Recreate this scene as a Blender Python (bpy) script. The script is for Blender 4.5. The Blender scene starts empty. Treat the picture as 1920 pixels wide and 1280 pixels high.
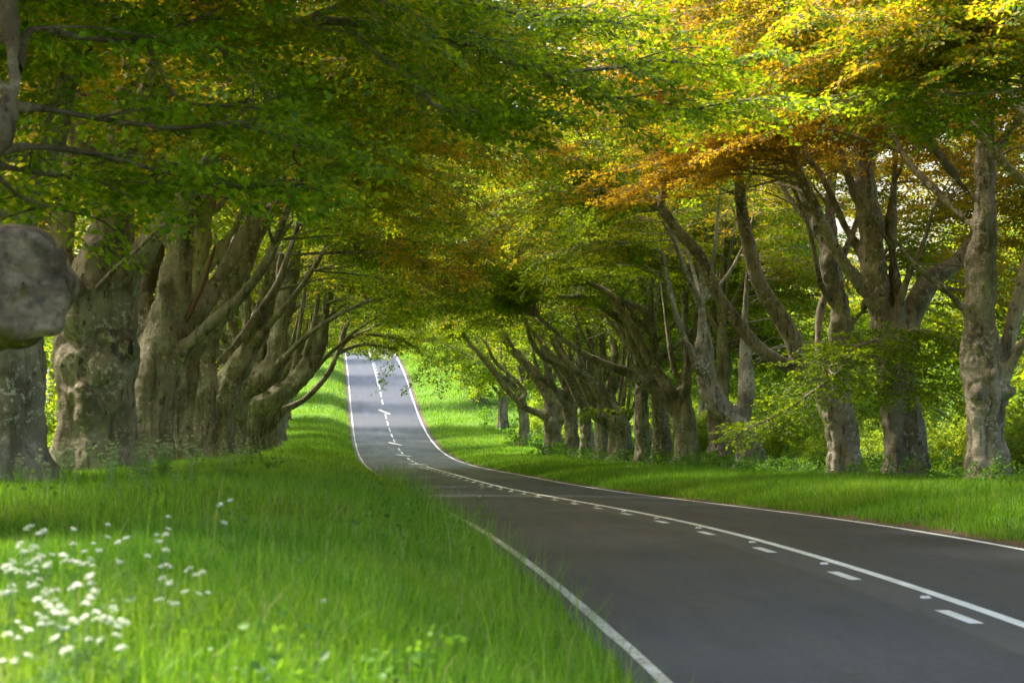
import bpy, math
import numpy as np
rad = math.radians
rng = np.random.default_rng(11)
SC = bpy.context.scene
COL = SC.collection
F, CZ = 3733.0, 2.43            # focal length in photo pixels, eye height

def P(px, py, d):
    return np.array([(px-960.)/F*d, d, CZ-(py-640.)/F*d])

# ------------------------------------------------------------------ terrain functions
_S = np.array([-400,-60,0,14,23,31.5,45,66,95,131,150,165,180,197,215,240,268,298,325,370,430,600,3000.])
_Z = np.array([.6,.3,.03,0,-.2,-.55,-1.3,-2.5,-3.95,-5.65,-6.3,-6.52,-6.35,-5.55,-4.05,-1.45,.3,1.7,1.5,-1.,-4.,-6.,-6.])
def _pchip(x, xs, ys):
    h = np.diff(xs); dl = np.diff(ys)/h
    m = np.zeros(len(xs)); m[0], m[-1] = dl[0], dl[-1]
    for i in range(1, len(xs)-1):
        if dl[i-1]*dl[i] > 0:
            w1, w2 = 2*h[i]+h[i-1], h[i]+2*h[i-1]
            m[i] = (w1+w2)/(w1/dl[i-1]+w2/dl[i])
    i = np.clip(np.searchsorted(xs, x)-1, 0, len(h)-1)
    t = (x-xs[i])/h[i]
    return ((2*t**3-3*t**2+1)*ys[i]+(t**3-2*t*t+t)*h[i]*m[i]+(-2*t**3+3*t*t)*ys[i+1]+(t**3-t*t)*h[i]*m[i+1])
SG = np.arange(-60, 431, 1.0)
_zz = _pchip(np.arange(-75, 446, 1.0), _S, _Z)
_k = np.exp(-.5*(np.arange(-15, 16)/4.)**2); _k /= _k.sum()
ZG = np.convolve(_zz, _k, 'valid')
def roadz(s):
    s = np.asarray(s, float)
    return np.where((s >= -60) & (s <= 430), np.interp(s, SG, ZG), _pchip(s, _S, _Z))
def xc(s): return 5.83-.0925*np.asarray(s, float)

def _hash(i, j, k, seed):
    n = (i*374761393 + j*668265263 + k*2147483647 + seed*1274126177) & 0xffffffff
    n = ((n ^ (n >> 13))*1274126177) & 0xffffffff
    n = (n ^ (n >> 16))*2246822519 & 0xffffffff
    return ((n ^ (n >> 15)) & 0xffffff)/float(0xffffff)
def vnoise(p, seed=0):
    p = np.asarray(p, float); b = np.floor(p).astype(np.int64); f = p-b; f = f*f*(3-2*f)
    out = 0
    for dx in (0, 1):
        for dy in (0, 1):
            for dz in (0, 1):
                w = (f[:, 0] if dx else 1-f[:, 0])*(f[:, 1] if dy else 1-f[:, 1])*(f[:, 2] if dz else 1-f[:, 2])
                out = out + w*_hash(b[:, 0]+dx, b[:, 1]+dy, b[:, 2]+dz, seed)
    return out*2-1
def fbm(p, o=3, seed=0):
    a, r = 1., 0
    for q in range(o):
        r = r + a*vnoise(p*2**q, seed+q*17); a *= .5
    return r
def n2(x, y, sc, seed=0, o=2):
    return fbm(np.stack([x*sc, y*sc, np.zeros_like(x)+.37], 1), o, seed)

_pt = np.array([-300,-60,-30,-20,-10,-7.2,-5.6,-4.4,-3.95,-3.68,-3.5,3.5,3.68,3.95,4.6,6,10.5,15,30,60,300.])
_pz = np.array([4,1.6,1.1,.95,.76,.88,.76,.38,.13,.0,-.05,-.05,.0,.05,.14,.28,.42,.6,.9,1.2,4.])
def gh(x, y):
    x = np.atleast_1d(np.asarray(x, float)); y = np.atleast_1d(np.asarray(y, float))
    t = x-xc(y)
    w = np.clip((np.abs(t)-4.2)/3, 0, 1)
    return roadz(y)+np.interp(t, _pt, _pz)+w*(.10*n2(x, y, .25, 5)+.35*n2(x, y, .05, 9)*np.clip((np.abs(t)-8)/20, 0, 1))

# ------------------------------------------------------------------ object helpers
def link(o, parent=None):
    COL.objects.link(o)
    if parent: o.parent = parent
    return o
def mesh_np(name, V, quads=None, tris=None, ngons=None, smooth=False):
    me = bpy.data.meshes.new(name)
    V = np.ascontiguousarray(V, np.float32)
    parts, cnt = [], []
    if quads is not None and len(quads): parts.append(np.asarray(quads).ravel()); cnt.append(np.full(len(quads), 4))
    if tris is not None and len(tris): parts.append(np.asarray(tris).ravel()); cnt.append(np.full(len(tris), 3))
    if ngons:
        for g in ngons: parts.append(np.asarray(g)); cnt.append(np.array([len(g)]))
    L = np.concatenate(parts).astype(np.int32); C = np.concatenate(cnt).astype(np.int32)
    me.vertices.add(len(V)); me.vertices.foreach_set('co', V.ravel())
    me.loops.add(len(L)); me.loops.foreach_set('vertex_index', L)
    me.polygons.add(len(C)); me.polygons.foreach_set('loop_start', (np.cumsum(C)-C).astype(np.int32))
    me.update(calc_edges=True)
    me.polygons.foreach_set('use_smooth', np.full(len(C), smooth))
    return me
def obj(name, me, mat=None, parent=None):
    o = bpy.data.objects.new(name, me)
    if mat:
        me.materials.clear(); me.materials.append(mat)
    return link(o, parent)
def tag(o, label=None, cat=None, group=None, kind=None):
    if label: o['label'] = label
    if cat: o['category'] = cat
    if group: o['group'] = group
    if kind: o['kind'] = kind
    return o
def empty(name, loc, rz=0):
    o = bpy.data.objects.new(name, None); o.location = loc; o.rotation_euler = (0, 0, rz); o.empty_display_size = .3
    return link(o)
def copy_tree(root, loc, rz, sc=1.0):
    r = root.copy(); COL.objects.link(r); r.location = loc; r.rotation_euler = (0, 0, rz); r.scale = (sc, sc, sc)
    for ch in list(root.children):
        c = ch.copy(); COL.objects.link(c); c.parent = r
    return r

# ------------------------------------------------------------------ materials
def nt(name):
    m = bpy.data.materials.new(name); m.use_nodes = True
    t = m.node_tree; t.nodes.clear()
    out = t.nodes.new('ShaderNodeOutputMaterial')
    return m, t, out
def N(t, typ, **kw):
    n = t.nodes.new(typ)
    for k, v in kw.items():
        if k.startswith('i_'):
            key = k[2:]; key = int(key) if key.isdigit() else key.replace('_', ' ')
            n.inputs[key].default_value = v
        else: setattr(n, k, v)
    return n
def ramp(t, fac, stops, interp='LINEAR'):
    r = t.nodes.new('ShaderNodeValToRGB'); r.color_ramp.interpolation = interp
    e = r.color_ramp.elements
    while len(e) < len(stops): e.new(.5)
    for i, (p, c) in enumerate(stops):
        e[i].position = p; e[i].color = (*c, 1) if len(c) == 3 else c
    t.links.new(fac, r.inputs[0]); return r.outputs[0]
def mix(t, fac, a, b, mode='MIX'):
    m = t.nodes.new('ShaderNodeMix'); m.data_type = 'RGBA'; m.blend_type = mode
    for s, v in ((0, fac), (6, a), (7, b)):
        if isinstance(v, (int, float)): m.inputs[s].default_value = v
        elif isinstance(v, tuple): m.inputs[s].default_value = (*v, 1)
        else: t.links.new(v, m.inputs[s])
    return m.outputs[2]
def noise(t, vec, scale, detail=3, rough=.55):
    n = N(t, 'ShaderNodeTexNoise', i_Scale=scale, i_Detail=detail, i_Roughness=rough)
    if vec is not None: t.links.new(vec, n.inputs['Vector'])
    return n.outputs['Fac']
def mapping(t, vec, scale):
    m = N(t, 'ShaderNodeMapping'); m.inputs['Scale'].default_value = scale; t.links.new(vec, m.inputs[0]); return m.outputs[0]
def math_(t, op, a, b=0.):
    m = N(t, 'ShaderNodeMath', operation=op)
    for i, v in enumerate((a, b)):
        if isinstance(v, (int, float)): m.inputs[i].default_value = v
        else: t.links.new(v, m.inputs[i])
    return m.outputs[0]

def leaf_material(name, g_ref, g_tr, o_ref, o_tr, tr=.5, patch=(.50, .62), psc=.16, hgt=0., straw=None):
    """thin leaf: reflected and transmitted colours differ, copper young growth in patches"""
    m, t, out = nt(name)
    geo = N(t, 'ShaderNodeNewGeometry'); oi = N(t, 'ShaderNodeObjectInfo')
    sep = N(t, 'ShaderNodeSeparateColor'); t.links.new(oi.outputs['Color'], sep.inputs[0])
    isl = geo.outputs['Random Per Island']
    pn = noise(t, geo.outputs['Position'], psc, 3, .6)
    v = math_(t, 'ADD', pn, math_(t, 'MULTIPLY', math_(t, 'SUBTRACT', isl, .5), .30))
    v = math_(t, 'ADD', v, math_(t, 'MULTIPLY', math_(t, 'SUBTRACT', sep.outputs[0], .5), .5))
    zz = N(t, 'ShaderNodeSeparateXYZ'); t.links.new(geo.outputs['Position'], zz.inputs[0])
    hz = N(t, 'ShaderNodeMapRange'); t.links.new(zz.outputs[2], hz.inputs[0])
    for q, x in enumerate((-1., 8., -hgt, hgt)): hz.inputs[q+1].default_value = x
    v = math_(t, 'ADD', v, hz.outputs[0])
    cop = ramp(t, v, [(patch[0], (0, 0, 0)), (patch[1], (1, 1, 1))])
    var = math_(t, 'ADD', math_(t, 'MULTIPLY', isl, .9), .55)
    def col(g, o):
        gv = mix(t, isl, tuple(.8*c for c in g), (g[0]*1.5, g[1]*1.15, g[2]*.9))
        c = mix(t, cop, gv, o)
        if straw: c = mix(t, math_(t, 'MULTIPLY', math_(t, 'GREATER_THAN', isl, straw), .85), c, (.30, .26, .12))
        return mix(t, 1., c, math_(t, 'ADD', math_(t, 'MULTIPLY', isl, .5), .75), 'MULTIPLY')
    p = N(t, 'ShaderNodeBsdfPrincipled', i_Roughness=.5)
    p.inputs['Specular IOR Level'].default_value = .25
    t.links.new(col(g_ref, o_ref), p.inputs['Base Color'])
    tl = N(t, 'ShaderNodeBsdfTranslucent'); t.links.new(col(g_tr, o_tr), tl.inputs[0])
    ms = N(t, 'ShaderNodeMixShader'); ms.inputs[0].default_value = tr
    t.links.new(p.outputs[0], ms.inputs[1]); t.links.new(tl.outputs[0], ms.inputs[2])
    t.links.new(ms.outputs[0], out.inputs[0])
    return m
M = {}
M['leaf'] = leaf_material('beech_leaves', (.078, .175, .010), (.35, .54, .012), (.25, .15, .014), (.70, .44, .016), patch=(.535, .72), hgt=.07)
M['shrub'] = leaf_material('shrub_leaves', (.085, .19, .02), (.34, .52, .03), (.17, .19, .02), (.5, .5, .03), patch=(.55, .75))
M['grass'] = leaf_material('grass_blades', (.075, .22, .014), (.18, .44, .016), (.13, .24, .016), (.34, .48, .02), tr=.42, patch=(.42, .70), psc=.35, straw=.955)
M['herb'] = leaf_material('herb_leaves', (.055, .16, .02), (.15, .33, .02), (.08, .17, .02), (.2, .36, .02), tr=.4, patch=(.5, .8))

def bark_material():
    m, t, out = nt('beech_bark')
    tc = N(t, 'ShaderNodeTexCoord'); o = tc.outputs['Object']
    oi = N(t, 'ShaderNodeObjectInfo')
    add = N(t, 'ShaderNodeVectorMath', operation='ADD'); t.links.new(o, add.inputs[0])
    sc_ = N(t, 'ShaderNodeVectorMath', operation='SCALE'); sc_.inputs[0].default_value = (37, 23, 11)
    t.links.new(oi.outputs['Random'], sc_.inputs['Scale']); t.links.new(sc_.outputs[0], add.inputs[1]); o = add.outputs[0]
    big = noise(t, o, .9, 4, .6)
    c = ramp(t, big, [(.34, (.12, .102, .074)), (.48, (.23, .205, .158)), (.64, (.37, .335, .27))])
    st = noise(t, mapping(t, o, (5, 5, .55)), 1.3, 5, .6)           # run-off streaks
    c = mix(t, ramp(t, st, [(.5, (0, 0, 0)), (.66, (.8, .8, .8))]), c, (.075, .062, .042))
    ms_ = noise(t, o, 1.7, 5, .65)
    c = mix(t, ramp(t, ms_, [(.54, (0, 0, 0)), (.72, (.32, .32, .32))]), c, (.10, .11, .045))   # algae
    li = noise(t, o, 9., 4, .7)
    lm = math_(t, 'MULTIPLY', ramp(t, li, [(.54, (0, 0, 0)), (.62, (1, 1, 1))]), ramp(t, noise(t, o, .8, 3), [(.42, (0, 0, 0)), (.58, (.85, .85, .85))]))
    c = mix(t, lm, c, (.54, .51, .45))
    pit = noise(t, mapping(t, o, (1., 1., .6)), 6.5, 3, .5)
    c = mix(t, ramp(t, pit, [(.63, (0, 0, 0)), (.69, (.75, .75, .75))]), c, (.045, .038, .028))                             # pale lichen
    wr = noise(t, mapping(t, o, (1.2, 1.2, 9)), 2.2, 4, .6)
    fine = noise(t, o, 34., 4, .6)
    c = mix(t, .35, c, ramp(t, fine, [(.3, (.45, .45, .45)), (.7, (1.2, 1.2, 1.2))]), 'MULTIPLY')
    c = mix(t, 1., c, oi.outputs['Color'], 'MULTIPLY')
    p = N(t, 'ShaderNodeBsdfPrincipled', i_Roughness=.85); p.inputs['Specular IOR Level'].default_value = .2
    t.links.new(c, p.inputs['Base Color'])
    h = math_(t, 'ADD', math_(t, 'MULTIPLY', wr, .7), math_(t, 'ADD', math_(t, 'MULTIPLY', fine, .3), math_(t, 'MULTIPLY', li, .4)))
    b = N(t, 'ShaderNodeBump', i_Strength=.8, i_Distance=.05); t.links.new(h, b.inputs['Height'])
    t.links.new(b.outputs[0], p.inputs['Normal']); t.links.new(p.outputs[0], out.inputs[0])
    return m
M['bark'] = bark_material()
def plain(name, col, rough=.8, var=.3, scale=6.):
    m, t, out = nt(name)
    tc = N(t, 'ShaderNodeTexCoord')
    f = noise(t, tc.outputs['Object'], scale, 4)
    c = mix(t, f, tuple(x*(1-var) for x in col), tuple(min(1, x*(1+var)) for x in col))
    p = N(t, 'ShaderNodeBsdfPrincipled', i_Roughness=rough); t.links.new(c, p.inputs['Base Color'])
    t.links.new(p.outputs[0], out.inputs[0]); return m
M['dead'] = plain('dead_wood', (.13, .06, .035))
M['heart'] = plain('cut_wood', (.16, .125, .085), scale=14)
def sawn_material():
    m, t, out = nt('weathered_sawn_wood')
    tc = N(t, 'ShaderNodeTexCoord'); o = tc.outputs['Object']
    a = noise(t, o, 3.2, 5, .65); b = noise(t, o, 11., 5, .7); k = noise(t, mapping(t, o, (1, 1, 3.)), 7., 4)
    c = ramp(t, a, [(.32, (.034, .021, .011)), (.5, (.12, .078, .044)), (.68, (.23, .155, .09))])
    c = mix(t, ramp(t, b, [(.52, (0, 0, 0)), (.66, (.8, .8, .8))]), c, (.035, .027, .018))
    c = mix(t, ramp(t, k, [(.58, (0, 0, 0)), (.7, (.5, .5, .5))]), c, (.26, .195, .125))
    p = N(t, 'ShaderNodeBsdfPrincipled', i_Roughness=.9); t.links.new(c, p.inputs['Base Color'])
    bp = N(t, 'ShaderNodeBump', i_Strength=.9, i_Distance=.04); t.links.new(b, bp.inputs['Height']); t.links.new(bp.outputs[0], p.inputs['Normal'])
    t.links.new(p.outputs[0], out.inputs[0]); return m
M['sawn'] = sawn_material()
M['hollow'] = plain('rotten_hollow', (.014, .011, .008))  # near-black fill for the knot holes
M['petal'] = plain('white_petals', (.80, .80, .68), var=.14)
M['bud'] = plain('greenish_umbels', (.42, .47, .24), var=.2)
M['stem'] = plain('green_stems', (.13, .23, .05))
M['cream'] = plain('dandelion_clock', (.62, .58, .48), var=.15)
M['yellow'] = plain('yellow_petals', (.75, .50, .02), var=.2)

def ground_material():
    m, t, out = nt('turf_soil')
    geo = N(t, 'ShaderNodeNewGeometry'); pos = geo.outputs['Position']
    at = N(t, 'ShaderNodeAttribute', attribute_name='lat')
    a = noise(t, pos, .35, 5); b = noise(t, pos, 3.5, 5)
    c = mix(t, a, (.045, .115, .012), (.085, .175, .02))
    c = mix(t, ramp(t, b, [(.35, (0, 0, 0)), (.7, (.6, .6, .6))]), c, (.11, .15, .03))
    litter = mix(t, b, (.06, .042, .025), (.15, .10, .06))
    lat = math_(t, 'ABSOLUTE', at.outputs['Fac'])
    edge = math_(t, 'ADD', lat, math_(t, 'MULTIPLY', math_(t, 'SUBTRACT', noise(t, pos, 1.1, 4), .5), .8))
    e = math_(t, 'LESS_THAN', edge, 3.9)
    c = mix(t, e, c, litter)
    p = N(t, 'ShaderNodeBsdfPrincipled', i_Roughness=.95); p.inputs['Specular IOR Level'].default_value = .1
    t.links.new(c, p.inputs['Base Color'])
    bp = N(t, 'ShaderNodeBump', i_Strength=.8, i_Distance=.08); t.links.new(b, bp.inputs['Height']); t.links.new(bp.outputs[0], p.inputs['Normal'])
    t.links.new(p.outputs[0], out.inputs[0]); return m
M['ground'] = ground_material()
def road_material():
    m, t, out = nt('asphalt')
    uv = N(t, 'ShaderNodeUVMap', uv_map='lane'); u = uv.outputs[0]
    sp = N(t, 'ShaderNodeSeparateXYZ'); t.links.new(u, sp.inputs[0])
    geo = N(t, 'ShaderNodeNewGeometry'); pos = geo.outputs['Position']
    agg = noise(t, pos, 20., 5, .8); blotch = noise(t, mapping(t, u, (.8, .12, 1)), 1.2, 5, .6)
    c = mix(t, blotch, (.012, .014, .022), (.036, .039, .054))
    c = mix(t, ramp(t, agg, [(.50, (0, 0, 0)), (.68, (.55, .55, .55))]), c, (.115, .115, .122))
    st = noise(t, mapping(t, u, (1.4, .5, 1)), .9, 4, .6)
    c = mix(t, ramp(t, st, [(.56, (0, 0, 0)), (.64, (.5, .5, .5))]), c, (.014, .014, .018))
    # re-laid centre joint, paler and rougher
    w = math_(t, 'ADD', math_(t, 'ABSOLUTE', math_(t, 'ADD', sp.outputs[0], .12)), math_(t, 'MULTIPLY', math_(t, 'SUBTRACT', noise(t, u, 2.2, 3), .5), .14))
    c = mix(t, math_(t, 'MULTIPLY', math_(t, 'MULTIPLY', math_(t, 'LESS_THAN', w, .36), math_(t, 'LESS_THAN', sp.outputs[1], 118.)), .5), c, (.085, .082, .082))
    # wheel tracks and oil
    tr = math_(t, 'ABSOLUTE', math_(t, 'SUBTRACT', math_(t, 'ABSOLUTE', sp.outputs[0]), 1.75))
    c = mix(t, ramp(t, tr, [(.1, (.0, .0, .0)), (.55, (.28, .28, .28))]), c, (.03, .029, .033))
    cr = N(t, 'ShaderNodeTexVoronoi', feature='DISTANCE_TO_EDGE', i_Scale=.55)
    wv = N(t, 'ShaderNodeVectorMath', operation='ADD'); t.links.new(u, wv.inputs[0])
    nz = N(t, 'ShaderNodeTexNoise', i_Scale=1.4, i_Detail=4.); t.links.new(u, nz.inputs['Vector']); t.links.new(nz.outputs['Color'], wv.inputs[1])
    t.links.new(wv.outputs[0], cr.inputs['Vector'])
    ck = math_(t, 'MULTIPLY', math_(t, 'LESS_THAN', cr.outputs['Distance'], .008), math_(t, 'GREATER_THAN', noise(t, u, .35, 2), .56))
    c = mix(t, math_(t, 'MULTIPLY', ck, .7), c, (.015, .015, .015))
    p = N(t, 'ShaderNodeBsdfPrincipled'); p.inputs['Specular IOR Level'].default_value = .35
    t.links.new(ramp(t, blotch, [(.3, (.50,)*3), (.7, (.66,)*3)]), p.inputs['Roughness'])
    t.links.new(c, p.inputs['Base Color'])
    bp = N(t, 'ShaderNodeBump', i_Strength=.5, i_Distance=.012); t.links.new(agg, bp.inputs['Height']); t.links.new(bp.outputs[0], p.inputs['Normal'])
    t.links.new(p.outputs[0], out.inputs[0]); return m
M['road'] = road_material()
def paint_material(name, wear, dirt):
    m, t, out = nt(name)
    geo = N(t, 'ShaderNodeNewGeometry'); pos = geo.outputs['Position']
    a = noise(t, pos, 16., 5, .7); b = noise(t, pos, 2.2, 4, .6)
    c = mix(t, ramp(t, b, [(.3, (0, 0, 0)), (.75, (min(dirt, 1),)*3)] if dirt < 2 else [(.2, (.35,)*3), (.6, (1, 1, 1))]), (.78, .77, .74), (.36, .33, .26))
    c = mix(t, ramp(t, a, [(wear, (0, 0, 0)), (wear+.06, (.8, .8, .8))]), c, (.09, .088, .09))
    p = N(t, 'ShaderNodeBsdfPrincipled', i_Roughness=.6); t.links.new(c, p.inputs['Base Color'])
    t.links.new(p.outputs[0], out.inputs[0]); return m
M['paint'] = paint_material('road_paint', .60, .55)
M['edge'] = paint_material('edge_paint', .53, 2.2)

# ------------------------------------------------------------------ ground and road
def grid(xs, ys):
    nx, ny = len(xs), len(ys)
    i = np.arange(nx-1)[None, :]; j = np.arange(ny-1)[:, None]
    a = (j*nx+i).ravel()
    return np.stack([a, a+1, a+1+nx, a+nx], 1)
ts = np.concatenate([[-3000, -900, -300, -150, -100], np.arange(-70, -12, 3.), np.arange(-12, -4.4, .4), [-4.2, -3.95, -3.68, -3.5, -1.7, 1.7, 3.5, 3.68, 3.95, 4.3],
                     np.arange(4.7, 16, .5), np.arange(17, 70, 3.), [100, 150, 300, 900, 3000]])
ss = np.concatenate([[-2500, -800, -300, -120], np.arange(-60, 431, 1.0), [480, 560, 700, 1000, 3000]])
T, S_ = np.meshgrid(ts, ss)
X = xc(np.clip(S_, -200, 600))+T
Zg = gh(X.ravel(), S_.ravel())
Zg = roadz(S_.ravel())+(Zg-roadz(S_.ravel()))
tl = X.ravel()-xc(S_.ravel())
far = np.abs(T.ravel()) > 200
Zg = np.where(far, np.minimum(Zg, 1.5), Zg)
me = mesh_np('ground', np.stack([X.ravel(), S_.ravel(), Zg], 1), grid(ts, ss), smooth=True)
at = me.attributes.new('lat', 'FLOAT', 'POINT'); at.data.foreach_set('value', T.ravel().astype(np.float32))
tag(obj('ground', me, M['ground']), kind='structure')

TG = np.array([-3.66, -2.6, -1.7, -.8, -.3, 0, .3, .8, 1.7, 2.6, 3.66]); CG = .055*(1-(TG/3.66)**2)
def road_pt(t, s, dz=0):
    t = np.asarray(t, float); s = np.asarray(s, float)
    return np.stack([xc(s)+t, s, np.interp(s, SG, ZG)+np.interp(t, TG, CG)+dz], -1)
Tm, Sm = np.meshgrid(TG, SG)
Tm[:, 0] += .10*n2(SG, SG*0, .8, 61, 3); Tm[:, -1] += .10*n2(SG, SG*0, .8, 62, 3)
me = mesh_np('road', road_pt(Tm.ravel(), Sm.ravel()), grid(TG, SG), smooth=True)
uvl = me.uv_layers.new(name='lane')
li = np.empty(len(me.loops), np.int32); me.loops.foreach_get('vertex_index', li)
uvl.data.foreach_set('uv', np.stack([Tm.ravel()[li], Sm.ravel()[li]], 1).astype(np.float32).ravel())
ROAD = tag(obj('road', me, M['road']), kind='structure')

def strip(name, t0, t1, s0, s1, mat, dz=.004, skew=0., wob=0.):
    st = np.unique(np.concatenate([[s0], np.arange(math.ceil(s0+1e-6), s1, 1.0), [s1]]))
    u = (st-s0)/(s1-s0)
    w = wob*n2(st, st*0, .7, 3) if wob else 0
    w2 = wob*n2(st, st*0+9, .7, 4) if wob else 0
    a = road_pt(t0+skew*u+w, st, dz); b = road_pt(t1+skew*u+w2, st, dz)
    V = np.concatenate([a, b]); n = len(st); i = np.arange(n-1)
    return obj(name, mesh_np(name, V, np.stack([i, i+n, i+n+1, i+1], 1)), mat, ROAD)
strip('edge_line', -3.46, -3.355, -20, 330, M['edge'], wob=.012)
strip('edge_line', 3.34, 3.47, -20, 330, M['paint'], wob=.008)
strip('solid_line', .10, .235, -10, 121, M['paint'], wob=.006)
k = 0
for s in np.arange(5.4, 122, 3.95):
    strip('dash', -.27, -.14, s, s+1.0, M['paint'])
for s in np.arange(124, 226, 6.3):
    if min(abs(s+2-a) for a in (206, 172.5, 153, 129)) < 3.2: continue
    strip('dash', -.01, .09, s, s+3.9, M['paint'])
for s in (206, 172.5, 153, 129):
    ar = strip('deflection_arrow', .30, .62, s-2.2, s+1.6, M['paint'], skew=-.95)
strip('solid_line', -.13, -.03, 228, 320, M['paint'])
for s in np.arange(229, 300, 3.95):
    strip('dash', .10, .20, s, s+1.1, M['paint'])
def box_np(c, d):
    q = np.array([[x, y, z] for z in (-1, 1) for y in (-1, 1) for x in (-1, 1)], float)
    q[4:, :2] *= .72
    return c+q*np.array(d)/2, np.array([[0, 2, 3, 1], [4, 5, 7, 6], [0, 1, 5, 4], [2, 6, 7, 3], [0, 4, 6, 2], [1, 3, 7, 5]])
for s in np.arange(7.5, 100, 3.95):                                # cat's-eye studs beside the solid line
    v, q = box_np(road_pt(-.02, s, .008), (.10, .09, .018))
    obj('road_stud', mesh_np('road_stud', v, q), M['paint'], ROAD)

# ------------------------------------------------------------------ wood and leaves
def unit(v): return v/np.maximum(np.linalg.norm(v, axis=-1, keepdims=True), 1e-9)
def curve(pts, K):
    """Catmull-Rom through pts (n, c), K samples evenly by length"""
    p = np.asarray(pts, float); n = len(p)
    e = np.concatenate([[2*p[0]-p[1]], p, [2*p[-1]-p[-2]]])
    u = np.linspace(0, n-1-1e-6, 12*n); i = u.astype(int); f = (u-i)[:, None]
    a, b, c, d = e[i], e[i+1], e[i+2], e[i+3]
    q = .5*(2*b+(c-a)*f+(2*a-5*b+4*c-d)*f**2+(3*b-a-3*c+d)*f**3)
    L = np.concatenate([[0], np.cumsum(np.linalg.norm(np.diff(q[:, :3], axis=0), axis=1))])
    w = np.linspace(0, L[-1], K)
    return np.stack([np.interp(w, L, q[:, j]) for j in range(q.shape[1])], 1)
def tubes(PTS, R, sides, caps=False):
    """PTS (B,K,3), R (B,K) -> verts, quads, ngon caps"""
    B, K, _ = PTS.shape
    tan = unit(np.gradient(PTS, axis=1))
    ref = np.cross(tan[:, 0], tan[:, -1])
    bad = np.linalg.norm(ref, axis=1) < .15
    alt = np.cross(tan[:, 0], np.where(np.abs(tan[:, 0, 2:3]) < .8, np.array([[0, 0, 1.]]), np.array([[0, 1., 0]])))
    ref = unit(np.where(bad[:, None], alt, ref))[:, None, :]
    e1 = unit(ref-tan*np.sum(ref*tan, -1, keepdims=True)); e2 = np.cross(tan, e1)
    a = np.arange(sides)*2*math.pi/sides
    V = PTS[:, :, None, :]+R[:, :, None, None]*(np.cos(a)[None, None, :, None]*e1[:, :, None, :]+np.sin(a)[None, None, :, None]*e2[:, :, None, :])
    b = (np.arange(B)*K*sides)[:, None, None]; k = (np.arange(K-1)*sides)[None, :, None]; j = np.arange(sides)[None, None, :]; j2 = (j+1) % sides
    q = np.stack([b+k+j, b+k+j2, b+k+sides+j2, b+k+sides+j], -1).reshape(-1, 4)
    ng = []
    if caps:
        for i in range(B):
            o = i*K*sides
            ng.append(np.arange(o, o+sides)[::-1]); ng.append(np.arange(o+(K-1)*sides, o+K*sides))
    return V.reshape(-1, 3), q, ng

def evaluated(me, mods):
    o = bpy.data.objects.new('tmp', me); COL.objects.link(o)
    for typ, kw in mods:
        m = o.modifiers.new(typ, typ)
        for k, v in kw.items(): setattr(m, k, v)
    dg = bpy.context.evaluated_depsgraph_get(); dg.update()
    r = bpy.data.meshes.new_from_object(o.evaluated_get(dg))
    bpy.data.objects.remove(o); bpy.data.meshes.remove(me)
    return r
def arrays(me):
    V = np.empty(len(me.vertices)*3, np.float32); me.vertices.foreach_get('co', V)
    Nn = np.empty(len(me.vertices)*3, np.float32); me.vertices.foreach_get('normal', Nn)
    L = np.empty(len(me.loops), np.int32); me.loops.foreach_get('vertex_index', L)
    C = np.empty(len(me.polygons), np.int32); me.polygons.foreach_get('loop_total', C)
    return V.reshape(-1, 3).astype(float), Nn.reshape(-1, 3).astype(float), L, C

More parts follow.
